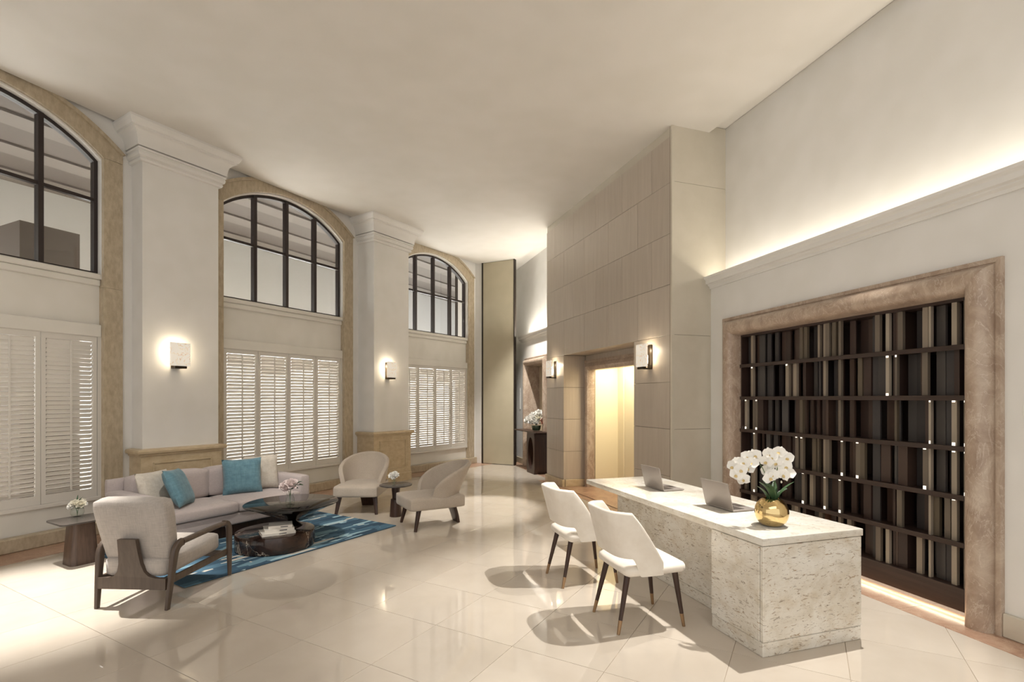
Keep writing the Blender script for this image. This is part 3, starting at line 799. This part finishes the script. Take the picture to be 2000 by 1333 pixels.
# ---- rug
RGM = frameM((-2.93, 4.58), (.528, .849))
rg = obj('rug', bx(0, 2.63, 0, 1.85, .0025, .014, .003), M['rug'], None, RGM); tag(rg, 'blue rug with pale streaks under the coffee table', 'rug')

# ---- desk
DA = rad(17.8)
desk = thing('reception_desk', 'long cream granite reception desk with overhanging top', 'desk', (1.64, 3.346, 0), DA)
DW, DL = .87, 2.59
def slab(nm, *a): return obj(nm, bx(*a, bev=.004), M['granite'], desk)
obj('desk_top', bx(-.006, DW + .006, -.006, DL, .733, .783, .005, 2), M['granite_top'], desk, None, 40)
slab('end_panel', .003, DW - .003, 0, .03, .099, .728)
slab('side_panel', 0, .03, .032, .50, .097, .728)
slab('side_panel', DW - .03, DW, .032, 2.25, .097, .728)
slab('inner_panel', .03, DW - .03, .47, .50, .097, .728)
slab('modesty_panel', .20, .23, .502, 2.22, .097, .728)
slab('end_panel', .20, DW - .032, 2.222, 2.25, .0, .728)
slab('plinth', .004, DW - .004, .004, .498, 0, .095)
slab('plinth', .205, DW - .004, .502, 2.22, 0, .095)

def laptop(hx, hy, label):
    """hinge from (hx,hy) towards +y of the desk frame; base towards +x"""
    m4 = desk.matrix_basis @ T((hx, hy, .7835))
    m4 = Matrix.Translation((1.64, 3.346, 0)) @ Matrix.Rotation(DA, 4, 'Z') @ T((hx, hy, .7835))
    t = thing('laptop', label, 'laptop', group='laptops on the desk'); t.matrix_local = m4
    L_, D_ = .335, .235
    obj('base', bx(0, D_, 0, L_, .003, .015, .004, 2), M['laptop'], t, None, 40)
    obj('keyboard', bx(.02, .13, .025, L_ - .025, .0152, .0165), M['laptop_dark'], t)
    obj('trackpad', bx(.15, .22, .11, L_ - .11, .0152, .016), M['laptop_dark'], t)
    R_ = Matrix.Translation((.004, 0, .016)) @ Matrix.Rotation(rad(-14), 4, 'Y')
    lid = obj('lid', bx(-.007, 0, 0, L_, 0, .225, .003, 2), M['laptop'], t, R_, 40)
    obj('screen', bx(.0002, .0012, .012, L_ - .012, .012, .213), M['screen'], lid)
def desk_local(x, y):
    p = (Matrix.Translation((1.64, 3.346, 0)) @ Matrix.Rotation(DA, 4, 'Z')).inverted() @ Vector((x, y, 0)); return p.x, p.y
a = desk_local(1.493, 5.03); laptop(a[0], a[1], 'open grey laptop at the far end of the desk')
a = desk_local(1.778, 4.112); laptop(a[0], a[1], 'open grey laptop in the middle of the desk beside the gold vase')

# ---- flower makers
def petal(bm, m4, ln, w, curl, cup, n=4, k=3):
    g = {}
    for i in range(n + 1):
        t = i / n; ww = w * math.sin(PI * (.14 + .80 * t)) ** .8
        for j in range(-k, k + 1):
            s = j / k
            p = Vector((ww * s, ln * t * (1 - .08 * s * s), curl * t * t * ln + cup * s * s * ww))
            g[i, j] = bm.verts.new(m4 @ p)
    for i in range(n):
        for j in range(-k, k): bm.faces.new((g[i, j], g[i + 1, j], g[i + 1, j + 1], g[i, j + 1]))
def orchid_mesh():
    bm = B()
    for a, ln, w in ((90, .036, .028), (-90 + 55, .034, .016), (-90 - 55, .034, .016)):
        pass
    # two broad petals, three sepals (axis +z faces the viewer)
    for a, ln, w, z in ((90, .036, .017, -.001), (215, .034, .016, -.001), (325, .034, .016, -.001), (15, .038, .027, .002), (165, .038, .027, .002)):
        petal(bm, Matrix.Translation((0, 0, z)) @ Matrix.Rotation(rad(a - 90), 4, 'Z'), ln, w, -.12, .18)
    return finish('orchid_bloom', bm, M['petal_white'], 180)
def lip_mesh():
    bm = B()
    for a in (-90, -60, -120): petal(bm, Matrix.Translation((0, 0, .004)) @ Matrix.Rotation(rad(a - 90), 4, 'Z'), .015, .005, .5, .3, 3, 2)
    return finish('lip', bm, M['lip'], 180)
ORC, LIP = orchid_mesh(), lip_mesh()
def rose_mesh(nm, mat):
    bm = B(); r = random.Random(3)
    for ring, (n, ln, w, tilt, rr) in enumerate(((3, .030, .016, 82, .004), (5, .036, .022, 68, .008), (6, .040, .026, 48, .010), (7, .042, .028, 24, .010))):
        for k in range(n):
            m4 = Matrix.Rotation(2 * PI * k / n + ring * .5 + r.uniform(-.15, .15), 4, 'Z') @ Matrix.Translation((0, rr, 0)) @ Matrix.Rotation(rad(tilt), 4, 'X')
            petal(bm, m4, ln, w, .28 - ring * .12, .45, 3, 2)
    return finish(nm, bm, mat, 180)
ROSE = {k: rose_mesh('bloom', M[m_]) for k, m_ in (('white', 'petal_white'), ('cream', 'petal_cream'), ('pink', 'petal_pink'), ('peach', 'petal_peach'))}
def face(v, roll=0):
    return Vector(v).to_track_quat('Z', 'Y').to_matrix().to_4x4() @ Matrix.Rotation(roll, 4, 'Z')
def leaf_obj(par, base, tip, w, bend=.3, mat='leaf'):
    base, tip = Vector(base), Vector(tip); ln = (tip - base).length
    bm = B(); d = (tip - base).normalized(); side = d.cross(Vector((0, 0, 1)));
    if side.length < .05: side = Vector((1, 0, 0))
    side.normalize(); up = side.cross(d)
    prev = None
    for i in range(8):
        t = i / 7; ww = w * math.sin(PI * min(.97, .12 + .85 * t)) ** .7
        c = base + d * ln * t + up * bend * ln * math.sin(PI * t)
        row = [bm.verts.new(c + side * ww * s + up * abs(s) * ww * .5) for s in (-1, 0, 1)]
        if prev:
            for a_, b_ in ((0, 1), (1, 2)): bm.faces.new((prev[a_], prev[b_], row[b_], row[a_]))
        prev = row
    return obj('leaf', bm, M[mat], par, None, 180)
def stem_obj(par, pts, r=.003): return obj('stem', sweep(B(), pts, csec(r, 6), True, Vector((.3, .9, .1))), M['stem'], par, None, 60)

# ---- gold vase with orchids
VP = Vector((1.876, 3.70, .783))
ov = thing('orchid_vase', 'round polished gold vase of white orchids on the desk', 'vase', VP)
sph = [(.05, 0), (.074, .010), (.096, .034), (.110, .066), (.1145, .098), (.110, .130), (.097, .160), (.074, .186), (.055, .197), (.050, .196), (.068, .18), (.06, .16), (.001, .158)]
obj('vase', lathe(B(), sph, 40), M['gold'], ov, None, 50)
toc = (Vector((0, 0, EYE)) - VP).normalized()
rr = random.Random(8)
BLOOMS = [(-0.019, 0.0, 0.517), (0.071, 0.03, 0.525), (0.111, 0.0, 0.488), (-0.047, -0.02, 0.464), (0.009, -0.04, 0.456), (0.084, -0.03, 0.429), (-0.025, 0.01, 0.394), (-0.022, -0.05, 0.373), (0.059, -0.05, 0.373), (-0.045, -0.06, 0.353), (0.144, 0.04, 0.371), (0.074, 0.05, 0.482), (-0.01, -0.02, 0.49), (0.1, 0.05, 0.396), (-0.122, 0.0, 0.506), (-0.165, 0.02, 0.493), (-0.209, -0.02, 0.457), (-0.158, -0.03, 0.455), (-0.231, 0.03, 0.447), (-0.278, 0.0, 0.425), (-0.236, -0.03, 0.407), (-0.17, 0.0, 0.414), (-0.264, -0.02, 0.369), (-0.217, -0.03, 0.337), (-0.234, -0.01, 0.352), (-0.119, 0.03, 0.469)]   # offsets from the vase foot
for p in BLOOMS:
    p = Vector(p)
    f = (toc + Vector((rr.uniform(-.5, .5), rr.uniform(-.3, .3), rr.uniform(-.35, .2)))).normalized()
    o = link(bpy.data.objects.new('bloom', ORC), ov, Matrix.Translation(p) @ face(f, rr.uniform(-.5, .5)) @ Matrix.Scale(1.35, 4))
    link(bpy.data.objects.new('lip', LIP), o, Matrix.Identity(4))
for b0, b1, b2 in [((0.01, 0, 0.15), (0.045, 0.03, 0.466), (0.101, 0.03, 0.503)), ((-0.01, 0, 0.15), (-0.035, 0.02, 0.616), (-0.239, 0.02, 0.392)), ((0, 0, 0.15), (0.048, 0.0, 0.543), (-0.041, -0.03, 0.363))]:
    stem_obj(ov, bez(b0, b1, b2, 10))
for tip, w in [((-0.117, -0.05, 0.322), 0.024), ((-0.038, 0.05, 0.313), 0.026), ((-0.066, -0.08, 0.316), 0.022), ((0.163, 0.0, 0.314), 0.014), ((0.147, 0.06, 0.255), 0.018), ((0.07, 0.1, 0.305), 0.022), ((-0.107, 0.0, 0.284), 0.02)]:
    leaf_obj(ov, (rr.uniform(-.02, .02), rr.uniform(-.02, .02), .16), tip, w, .10)
for p in [(0.1, -0.02, 0.332), (0.115, -0.02, 0.354), (0.06, -0.02, 0.317)]:
    obj('bud', lathe(B(), [(.001, -.010), (.006, -.006), (.007, .002), (.001, .011)], 8), M['petal_cream'], ov, Matrix.Translation(p), 180)

# ---- flower vases on the tables
def bouquet(label, loc, vase_prof, blooms, leaves, stems, kind='white', water=None, seed=1):
    t = thing('flower_vase', label, 'vase', loc); r = random.Random(seed)
    obj('vase', lathe(B(), vase_prof, 28), M['vase_glass'], t, None, 50)
    if water: obj('water', lathe(B(), water, 20), M['water'], t, None, 60)
    for p, s, k in blooms:
        f = Vector((p[0] * 6 + r.uniform(-.3, .3), p[1] * 6 - .5, .6 + r.uniform(-.2, .5)))
        link(bpy.data.objects.new('bloom', ROSE[k]), t, Matrix.Translation(p) @ face(f.normalized(), r.uniform(0, 6)) @ Matrix.Scale(s, 4))
    for b_, tip, w in leaves: leaf_obj(t, b_, tip, w, .12)
    for p in stems: stem_obj(t, bez((0, 0, .01), (0, 0, p[2] * .6), p, 5), .0025)
    return t
cyl = lambda r, h: [(r * .9, 0), (r, .005), (r, h), (r - .004, h), (r - .004, .012), (.001, .010)]
globe = [(.03, 0), (.05, .012), (.062, .045), (.058, .08), (.045, .1), (.041, .1), (.054, .08), (.058, .045), (.046, .014), (.001, .010)]

# ---- armchair with a wooden frame
ac = thing('lounge_armchair', 'wooden framed armchair with oatmeal cushions, seen from behind', 'armchair', (-3.045, 4.525, .001), rad(-3))
for s in (-1, 1):
    pts = [(s * .295, -.395, .0), (s * .305, -.372, .2), (s * .312, -.352, .36)] + [tuple(p) for p in bez((s * .314, -.346, .41), (s * .318, -.335, .505), (s * .32, -.255, .512), 6)]
    obj('leg', sweep(B(), pts, rsec(.042, .062, .3), True, Vector((1, 0, 0)), [.62, .8, .95] + [1] * 7), M['chair_wood'], ac, None, 50)
    obj('armrest', sweep(B(), [(s * .32, -.26, .512), (s * .325, -.1, .520), (s * .33, .1, .528), (s * .332, .29, .530)], rsec(.058, .036, .4), True, Vector((1, 0, 0))), M['chair_wood'], ac, None, 50)
    pts = [tuple(p) for p in bez((s * .332, .285, .530), (s * .333, .36, .532), (s * .332, .368, .45), 6)] + [(s * .329, .376, .25), (s * .325, .388, .0135)]
    obj('leg', sweep(B(), pts, rsec(.042, .052, .3), True, Vector((1, 0, 0)), [1] * 7 + [.9, .62]), M['chair_wood'], ac, None, 50)
    obj('side_rail', sweep(B(), [(s * .295, -.36, .225), (s * .312, .37, .245)], rsec(.026, .055, .2), True, Vector((1, 0, 0))), M['chair_wood'], ac, None, 50)
half = [(.285, .25), (.20, .252), (.145, .268), (.112, .305), (.092, .37), (.082, .46), (.076, .575)]
poly = [(-.285, .16)] + [(.285, .16)] + half + [(-x, z) for x, z in half[::-1]]
bm = prism(B(), poly, -.018, .018, 'y')
for v in bm.verts: v.co.y += -.385 - max(0, v.co.z - .25) * .16
obj('back_plate', bm, M['chair_wood'], ac)
obj('front_rail', bx(-.30, .30, .345, .37, .20, .255, .004), M['chair_wood'], ac)
obj('seat_cushion', cushion(-.265, .265, -.355, .36, .245, .415, .045, .015), M['weave'], ac, T((0, 0, .012)) @ Matrix.Rotation(rad(2.5), 4, 'X'), 60)
bm = cushion(-.30, .30, -.07, .07, 0, .525, .035, .012)
for v in bm.verts: v.co.x *= .87 + .13 * min(1, max(0, v.co.z / .4)) ** .8
obj('back_cushion', bm, M['weave'], ac, T((0, -.275, .375)) @ Matrix.Rotation(rad(13), 4, 'X'), 60)

# ---- sofa
so = thing('sofa', 'mauve grey two seat sofa against the nearer pillar', 'sofa', (-3.739, 6.493, 0), rad(59))
obj('plinth', bx(-.93, .93, -.36, .40, .0145, .17), M['leg_wood'], so)
obj('base', cushion(-1.02, 1.02, -.455, .46, .165, .305, .02, .0), M['sofa_fabric'], so, None, 60)
for s in (-1, 1):
    x0, x1 = sorted((s * .865, s * 1.03))
    obj('arm', cushion(x0, x1, -.46, .46, .30, .64, .03, .006), M['sofa_fabric'], so, None, 60)
    a_, b_ = sorted((s * .002, s * .863))
    obj('seat_cushion', cushion(a_, b_, -.49, .22, .306, .445, .035, .012), M['sofa_fabric'], so, None, 60)
    obj('back_cushion', cushion(a_, b_, .17, .40, .44, .80, .035, .02), M['sofa_fabric'], so, T((0, .0, 0)), 60)
obj('back', cushion(-1.02, 1.02, .395, .475, .30, .775, .02, .0), M['sofa_fabric'], so, None, 60)
SFM = Matrix.Translation((-3.739, 6.493, 0)) @ Matrix.Rotation(rad(59), 4, 'Z')
def throw(x, y, size, thick, rz, lean, roll, mat, label, zc=None):
    t = obj('throw_pillow', pillow(size, thick), M[mat], None, SFM @ T((x, y, .455 + size / 2 * (math.cos(roll) + abs(math.sin(roll))) * math.cos(lean) - .012)) @ Matrix.Rotation(rz, 4, 'Z') @ Matrix.Rotation(-lean, 4, 'X') @ Matrix.Rotation(roll, 4, 'Y'), 60)
    return tag(t, label, 'pillow', 'throw pillows on the sofa')
throw(-.70, .0, .44, .14, rad(22), rad(18), 0, 'beige_pillow', 'beige throw pillow at the left end of the sofa')
throw(-.53, -.16, .46, .15, rad(46), rad(24), rad(4), 'teal', 'teal throw pillow leaning at the left end of the sofa')
throw(.33, .0, .47, .16, rad(-27), rad(14), rad(-1), 'teal', 'teal throw pillow standing upright on the right half of the sofa')
throw(.66, .10, .47, .15, rad(-14), rad(12), 0, 'beige_pillow', 'beige throw pillow beside the right arm of the sofa')

# ---- side table by the armchair
stb = thing('side_table', 'small dark wood side table with charcoal top behind the armchair', 'side table', (-4.477, 5.316, .0), rad(60))
bm = B(); rings = []
for k, h in ((.125, .0), (.121, .05), (.098, .434)):
    rings.append([bm.verts.new((a_ , b_, h)) for a_, b_ in rsec(2 * k, 2 * k, .22, 4)])
for a_, b_ in zip(rings, rings[1:]):
    for i in range(len(a_)): bm.faces.new((a_[i], a_[(i + 1) % len(a_)], b_[(i + 1) % len(a_)], b_[i]))
bm.faces.new(rings[0][::-1]); bm.faces.new(rings[-1])
obj('pedestal', bm, M['walnut'], stb, None, 40)
obj('table_top', prism(B(), [(a_ + .06, b_ + .02) for a_, b_ in rsec(.56, .42, .12, 3)], .434, .449), M['dark_top'], stb, None, 40)
fv = bouquet('glass globe vase of cream flowers on the small side table', (-4.61, 5.43, .449), globe,
        [((.0, -.02, .135), 1.15, 'cream'), ((-.045, 0, .13), 1.0, 'white'), ((.045, -.01, .13), 1.1, 'cream'), ((.01, .035, .145), 1.0, 'cream'), ((-.02, -.045, .118), .9, 'white'), ((.035, .03, .12), .9, 'white')],
        [((0, 0, .1), (.07, -.01, .21), .010), ((0, 0, .1), (-.01, .02, .225), .008), ((0, 0, .08), (.085, -.02, .09), .014), ((0, 0, .09), (-.08, -.02, .15), .010)],
        [(.0, -.02, .13), (-.04, 0, .12), (.04, 0, .12)], seed=2)
dk = obj('pebble_dish', lathe(B(), [(.03, 0), (.05, .006), (.06, .018), (.05, .016), (.001, .010)], 20, 0, 0, True, 1.6, .7), M['dark_object'], None, T((-4.37, 5.60, .449)) @ Matrix.Rotation(rad(60), 4, 'Z'), 60)
tag(dk, 'small low dark dish on the side table beside the flowers', 'dish')

# ---- coffee table
ct = thing('coffee_table', 'round black coffee table, cone top on a dark marble drum', 'coffee table', (-2.60, 6.05, .0145))
obj('drum', lathe(B(), [(.40, 0), (.415, .01), (.42, .03), (.42, .17), (.415, .186), (.40, .19), (.001, .19)], 56, -.10, -.20), M['black_marble'], ct, None, 40)
obj('foot', lathe(B(), [(.12, .190), (.12, .20), (.06, .235), (.045, .25)], 40, 0, 0), M['black_glass'], ct, None, 40)
obj('cone', lathe(B(), [(.045, .25), (.50, .445), (.50, .449), (.001, .449)], 64), M['black_glass'], ct, None, 30)
obj('table_top', lathe(B(), [(.515, .449), (.52, .453), (.52, .459), (.515, .463), (.001, .463)], 64), M['black_glass'], ct, None, 40)
zt = .0145 + .463
bouquet('clear glass vase of pale pink peonies on the coffee table', (-2.57, 5.93, zt), [(.028, 0), (.046, .006), (.05, .03), (.044, .075), (.034, .10), (.042, .125), (.039, .125), (.031, .10), (.041, .075), (.046, .03), (.001, .012)],
        [((-.045, -.01, .205), 1.6, 'pink'), ((.025, -.02, .225), 1.7, 'pink'), ((-.01, .03, .215), 1.3, 'pink'), ((-.075, .01, .20), 1.0, 'pink'), ((-.02, -.04, .185), 1.2, 'pink')],
        [((.03, 0, .18), (.155, -.01, .22), .034), ((.03, 0, .18), (.135, .01, .26), .03), ((.02, 0, .17), (.10, -.02, .185), .022), ((0, 0, .17), (-.02, -.05, .15), .018)],
        [(.0, 0, .19), (.02, -.01, .2), (-.03, 0, .19)], seed=5)
for i, (w, d, h, rz, dx, dy) in enumerate(((.34, .25, .030, 34, 0, 0), (.30, .225, .036, 30, .012, .01), (.24, .19, .030, 24, .03, .02))):
    z = .0145 + .19 + sum((.030, .036, .030)[:i]) + .0005 * (i + 1)
    t = thing('book', ['bottom white book of the stack on the marble drum', 'middle white book of the stack on the marble drum', 'top white book of the stack on the marble drum'][i], 'book', (-2.615 + dx, 5.70 + dy, z), rad(rz), 'white books on the drum')
    cv = B(); box(cv, -w / 2, w / 2, -d / 2, d / 2, 0, .003); box(cv, -w / 2, w / 2, -d / 2, d / 2, h - .003, h); box(cv, -w / 2, w / 2, -d / 2, -d / 2 + .003, .003, h - .003)
    obj('cover', cv, M['paper'], t)
    obj('pages', bx(-w / 2 + .004, w / 2 - .004, -d / 2 + .003, d / 2 - .004, .003, h - .003), M['pages'], t)
    obj('spine_mark', bx(.0, .075, -d / 2 - .0006, -d / 2, h * .35, h * .65), M['ink'], t)

# ---- tub chairs
def shell(prof_fn, phis, thick, nz=8):
    """curved upholstered shell: prof_fn(phi) -> (plan(z) -> (x,y) outer, normal), zb, zt"""
    bm = B(); G = {}
    N = len(phis)
    for i, ph in enumerate(phis):
        plan, nrm, zb, zt = prof_fn(ph)
        ring = []
        for k in range(nz + 1):          # outer, bottom to top
            z = zb + (zt - zb) * k / nz; ring.append((plan(z), z, 0))
        for q in (30, 90, 150):          # rounded rim
            a = rad(q); ring.append((plan(zt), zt + thick * .42 * math.sin(a), .5 - .5 * math.cos(a)))
        for k in range(nz, -1, -1):
            z = zb + (zt - zb) * k / nz; ring.append((plan(z), z, 1))
        G[i] = [bm.verts.new((p[0] - nrm[0] * thick * w, p[1] - nrm[1] * thick * w, z)) for p, z, w in ring]
    m = len(G[0])
    for i in range(N - 1):
        for k in range(m): bm.faces.new((G[i][k], G[i + 1][k], G[i + 1][(k + 1) % m], G[i][(k + 1) % m]))
    bm.faces.new(G[0][::-1]); bm.faces.new(G[N - 1])
    return bm
def tub_prof(ph):
    a = rad(ph); c, s = math.cos(a), math.sin(a)
    k = max(0, math.cos(a * 90 / 118)) ** .6
    zb = .405; zt = .425 + .39 * k
    def plan(z):
        k_ = (z - .4) / .42; e = 1 + .25 * k_
        return (.328 * s * e, .03 + .312 * c * e + .13 * k_ * max(0, c))
    nrm = Vector((s, c)).normalized()
    return plan, nrm, zb, zt
def leg_mesh(bot, top, wb_, wt_):
    bm = B(); b_, t_ = Vector(bot), Vector(top)
    return sweep(bm, [b_, t_], rsec(1, .8, .2, 2), True, Vector((1, 0, 0)), [wb_, wt_])
def tub_chair(label, loc, rz):
    t = thing('tub_chair', label, 'armchair', loc, rz, 'taupe tub chairs')
    obj('seat', cushion(-.325, .325, -.42, .345, .255, .425, .036, .010, 10), M['tub_fabric'], t, None, 60)
    obj('backrest', shell(tub_prof, [-118 + 236 * i / 40 for i in range(41)], .065), M['tub_fabric'], t, None, 50)
    for s in (-1, 1):
        obj('leg', leg_mesh((s * .295, -.345, 0), (s * .255, -.28, .285), .040, .068), M['leg_wood'], t, None, 40)
    bm = B(); pts = [(.0, .345, 0), (.0, .32, .1), (.0, .26, .285)]
    sweep(bm, pts, rsec(.24, .04, .3, 2), True, Vector((1, 0, 0)), [.85, .95, 1.1]); obj('rear_leg', bm, M['leg_wood'], t, None, 40)
    obj('under_frame', bx(-.25, .25, -.31, .27, .262, .276), M['leg_wood'], t)
    return t
tub_chair('taupe tub chair facing the camera, in front of the farther pillar', (-2.285, 7.835, .0005), rad(1))
tub_chair('taupe tub chair turned sideways on the open floor beside the small round table', (-1.075, 6.94, .0005), rad(-60.5))
rt = thing('round_side_table', 'small round dark side table between the two tub chairs', 'side table', (-1.68, 7.40, .0005))
obj('pedestal', lathe(B(), [(.086, 0), (.086, .005), (.07, .25), (.05, .26), (.05, .29), (.062, .43), (.062, .442)], 30), M['leg_wood'], rt, None, 35)
obj('table_top', lathe(B(), [(.225, .442), (.232, .446), (.232, .456), (.226, .460), (.001, .460)], 48), M['dark_top'], rt, None, 40)
bouquet('small glass of white flowers on the round table between the tub chairs', (-1.69, 7.34, .4605), cyl(.030, .085),
        [((-.03, -.01, .135), 1.1, 'white'), ((.03, -.015, .13), 1.15, 'white'), ((.005, .02, .155), 1.0, 'white'), ((.0, -.03, .115), .9, 'white')],
        [((0, 0, .08), (.03, -.03, .12), .010), ((0, 0, .08), (-.03, 0, .11), .010)], [(-.02, 0, .12), (.02, 0, .12)], seed=7)

# ---- desk chairs
def dc_prof(ph):
    a = rad(ph); c, s = math.cos(a), math.sin(a)
    sg = lambda v, p: math.copysign(abs(v) ** p, v)
    bx_, by_ = -.245 * sg(c, .55), .262 * sg(s, .55)
    if abs(ph) > 90: bx_ = .245 * abs(c) ** .9 * 1.0
    aa = abs(ph)
    zt = .875 - .015 * (aa / 70) ** 2 if aa < 70 else .86 - (bx_ + .136) / .206 * .36
    if aa < 62: zb = .545
    elif aa > 76: zb = .415
    else: u = (aa - 62) / 14; zb = .545 - .13 * (u * u * (3 - 2 * u))
    def plan(z):
        k = max(0, z - .46) / .42
        return (bx_ - .10 * k * max(0, c) - .02 * k, by_ * (1 + .03 * k))
    nrm = Vector((-c * .9, s * .9)).normalized()
    return plan, nrm, zb, zt
def desk_chair(label, loc, rz):
    t = thing('desk_chair', label, 'chair', loc, rz, 'cream chairs at the desk')
    obj('seat', cushion(-.225, .275, -.248, .248, .405, .492, .04, .012, 10), M['cream_velvet'], t, None, 60)
    phs = [-104 + 208 * i / 64 for i in range(65)]
    phs = sorted(set(phs + [69, 70, 71, -69, -70, -71]))
    obj('backrest', shell(dc_prof, phs, .042), M['cream_velvet'], t, None, 55)
    for x, y, tx_, ty_ in ((-.27, .205, -.175, .165), (-.27, -.205, -.175, -.165), (.265, .215, .205, .185), (.265, -.215, .205, -.185)):
        a_, b_ = Vector((x, y, 0)), Vector((tx_, ty_, .41)); m_ = a_.lerp(b_, .235)
        lg = obj('leg', sweep(B(), [m_, b_], csec(1, 14), True, Vector((1, 0, 0)), [.0145, .023]), M['leg_wood'], t, None, 50)
        obj('brass_tip', sweep(B(), [a_, m_], csec(1, 14), True, Vector((1, 0, 0)), [.0115, .015]), M['brass'], lg, None, 50)
    return t
desk_chair('nearer cream velvet chair at the desk with brass tipped legs', (.968, 3.955, .0005), rad(16))
desk_chair('farther cream velvet chair at the desk, left of the other one', (.655, 4.853, .0005), rad(16.5))

# ---- console with roses
CM = frameM((.53, 11.95), (.32, -.947))
cn = thing('console_table', 'dark console table with an oval hollow leg below the white roses', 'console', CM.to_translation(), CM.to_euler().z)
obj('console_top', bx(-.85, .62, -.22, .14, .925, .95, .004), M['leg_wood'], cn)
lg = B(); n = 28; x0, x1, z0, z1 = -.0, .50, .0, .925; cx_, cz_ = .25, .46
outer = []; inner = []
for i in range(n):
    a = 2 * PI * i / n; c, s = math.cos(a), math.sin(a)
    k = min(.25 / abs(c) if abs(c) > 1e-6 else 9, .4625 / abs(s) if abs(s) > 1e-6 else 9)
    outer.append((cx_ + k * c, .4625 + k * s)); inner.append((cx_ + .17 * c, cz_ + .36 * s))
A_ = [[lg.verts.new((p[0], y, p[1])) for p in q] for q in (outer, inner) for y in (-.20, .14)]
for i in range(n):
    j = (i + 1) % n; oa, ob, ia, ib = A_
    for q in ((oa[i], oa[j], ia[j], ia[i]), (ob[i], ib[i], ib[j], ob[j]), (oa[i], ob[i], ob[j], oa[j]), (ia[i], ia[j], ib[j], ib[i])): lg.faces.new(q)
obj('hollow_leg', lg, M['leg_wood'], cn, None, 35)
obj('leg_back', bx(.06, .44, .10, .135, .06, .86), M['dark_object'], cn)
obj('wall_bracket', bx(-.82, -.02, .10, .138, .86, .925, .004), M['leg_wood'], cn)
p = CM @ Vector((.15, -.02, .95))
rb = [((x * 1.35, y * 1.2, z * 1.08), 2.0, k) for x, y, z, k in ((-.10, -.03, .27, 'white'), (-.04, -.09, .26, 'white'), (.03, -.08, .29, 'cream'), (.10, -.04, .28, 'white'), (-.12, .02, .22, 'cream'), (-.06, .03, .33, 'white'), (.01, .0, .35, 'white'), (.07, .03, .33, 'white'),
      (.04, -.05, .38, 'white'), (-.02, -.1, .21, 'white'), (-.15, -.03, .24, 'white'), (.13, .0, .22, 'peach'), (.15, -.05, .24, 'peach'), (.10, -.08, .21, 'peach'), (-.09, -.08, .22, 'white'), (.06, .07, .27, 'cream'), (-.06, .08, .27, 'white'))]
bouquet('glass bowl of white roses on the dark console', p, [(.06, 0), (.09, .02), (.11, .08), (.115, .15), (.111, .15), (.106, .08), (.086, .024), (.001, .015)], rb,
        [((0, 0, .14), (.12, -.08, .17), .03), ((0, 0, .14), (.02, -.13, .19), .03), ((0, 0, .14), (-.12, -.07, .16), .03), ((0, 0, .14), (.08, -.11, .22), .03)], [(.0, 0, .24), (.05, 0, .24), (-.05, 0, .24)],
        water=[(.05, .018), (.085, .025), (.104, .08), (.108, .13), (.001, .13)], seed=9)
